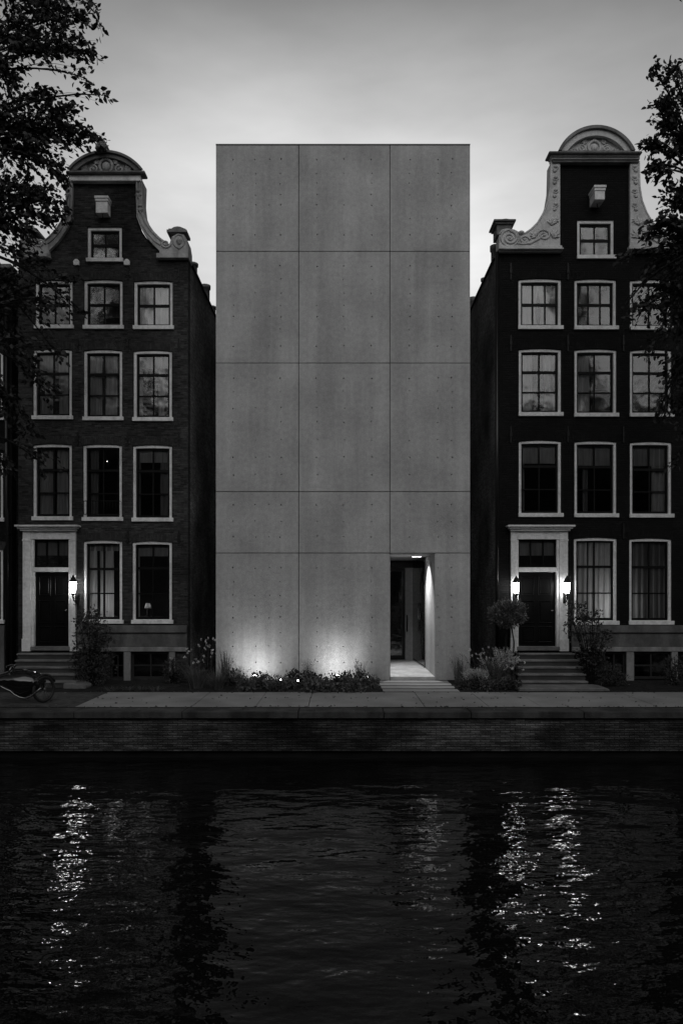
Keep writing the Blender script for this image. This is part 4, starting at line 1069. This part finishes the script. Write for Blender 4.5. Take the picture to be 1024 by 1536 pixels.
# opposite bank, seen only in the glass and the water
tl = thing('treeline', 'dark mass of trees along the opposite canal bank', 'trees', (0, -38, 0)); tl['kind'] = 'stuff'
pts, drs = [], []
for k in range(40):
    cx = -62+k*3.2+rng.uniform(-1,1); hz = rng.uniform(13,19); rr = rng.uniform(3.2,4.6)
    for _ in range(900):
        d = Vector((rng.gauss(0,1),rng.gauss(0,1),rng.gauss(0,1))).normalized(); r_ = rr*rng.random()**.35
        pts.append(Vector((cx,-38,hz-rr))+Vector((d.x*r_,d.y*r_*.8,d.z*r_))); drs.append(d)
    for _ in range(1300): pts.append(Vector((cx+rng.uniform(-2.4,2.4),-38+rng.uniform(-1.5,1.5),rng.uniform(.3,hz-rr)))); drs.append(Vector((0,0,1)))
lo = leaves(pts, drs, 1.5, 'canopy', M['leaf'], tl, wr=.6)

# ================================================================ CARGO BICYCLE
Yb = -4.05
def bp(px, py, dy=0): return (WX(px, Yb+dy), Yb+dy, WZ(py, Yb+dy))
CBk = thing('cargo_bicycle', 'shiny black cargo bicycle parked at the left edge before the steps', 'bicycle', (WX(30,Yb), Yb, 0))
def wheel(px, r, yaw, zc=None):
    c = Vector((WX(px,Yb), Yb, r+.004)); ax = Vector((math.sin(yaw), -math.cos(yaw), 0)); h = Vector((math.cos(yaw), math.sin(yaw), 0)); up = Vector((0,0,1))
    def ring(rr, n=36): return [c+h*rr*math.cos(2*math.pi*k/n)+up*rr*math.sin(2*math.pi*k/n) for k in range(n+1)]
    w = MB().tube(ring(r-.03), .034, 8, False).build('wheel', M['rubber'], CBk)
    MB().tube(ring(r-.055), .012, 6, False).build('rim', M['steel'], w)
    sp_ = MB(); sp_.tube([c-ax*.05, c+ax*.05], .02, 8)
    for k in range(20): p = ring(r-.06, 20)[k]; sp_.tube([c+ax*.03*(1 if k % 2 else -1), p], .0025, 4, False)
    sp_.build('spokes', M['chrome'], w)
    fd = []
    for k in range(9):
        a = R(25+k*17); fd.append(c+h*(r+.025)*math.cos(a)+up*(r+.025)*math.sin(a))
    MB().tube(fd, .03, 6).build('mudguard', M['lacquer'], CBk)
    return c
wc = wheel(66, .29, R(62)); wc2 = wheel(-62, .30, R(4))
top = [(-8,1014),(5,1010),(17,1006.5),(30,1003.5),(44,1004),(55,1008),(63,1014)]
bot = [(-8,1024),(3,1031),(12,1034),(22,1042),(36,1047.5),(48,1042),(61,1032)]
hv = []; n = len(top); mC = 8
for (a, b), (c, d_) in zip(top, bot):
    T_, B_ = Vector(bp(a, b)), Vector(bp(c, d_))
    for j in range(2*mC):
        s_ = j/(2*mC)*2*math.pi; v = (1-math.cos(s_))/2; wy = .30*math.sin(s_)*(.55+.45*math.sin(math.pi*(0.1+.8*(len(hv)//(2*mC))/n)))
        p = T_.lerp(B_, v); hv.append((p.x, p.y-wy, p.z))
k2 = 2*mC
hull = MB().add(hv, [(i*k2+j, i*k2+(j+1)%k2, (i+1)*k2+(j+1)%k2, (i+1)*k2+j) for i in range(n-1) for j in range(k2)] + [tuple(range(k2)), tuple(range((n-1)*k2, n*k2))], True)
hull.build('cargo_tub', M['lacquer'], CBk)
MB().tube([bp(a, b, -.24) for a, b in ((-4,1026),(4,1031),(10,1034),(16,1036.5),(22,1042),(30,1046),(38,1047.5),(47,1044.5),(55,1038),(62,1031.5))], .02, 8).build('lower_rail', M['chrome'], CBk)
fm = MB(); fm.tube([bp(a, b, -.2) for a, b in ((15,1008),(16,1018),(19,1025),(24,1028),(36,1026),(50,1024),(60,1021))], .014, 8); fm.tube([bp(17,1006), bp(-20,1018), bp(-62,1040)], .018, 8); fm.tube([bp(-20,1018), bp(-30,1000)], .016, 8); fm.tube([bp(55,1008), bp(66,1014), tuple(wc)], .018, 8)
fm.tube([bp(7,1022,-.2), bp(13,1012,-.2), bp(24,999,-.1)], .014, 8); fm.build('frame', M['lacquer'], CBk)
hb = MB(); hb.tube([bp(14,1007,-.3), bp(18,999,-.2), bp(24,998,0), bp(18,997,.25), bp(10,1000,.32)], .014, 8); hb.build('handlebar', M['chrome'], CBk)
MB().ball(bp(-30,998), .14, .08, .045).build('saddle', M['leather'], CBk)
hd = MB().tube([bp(61,1021,-.26), bp(61.5,1022,-.32)], [.035,.045], 10).build('headlight', M['chrome'], CBk); MB().tube([bp(67,1021.5,-.2), bp(67.5,1022,-.25)], [.02,.028], 10).build('bell', M['chrome'], CBk)
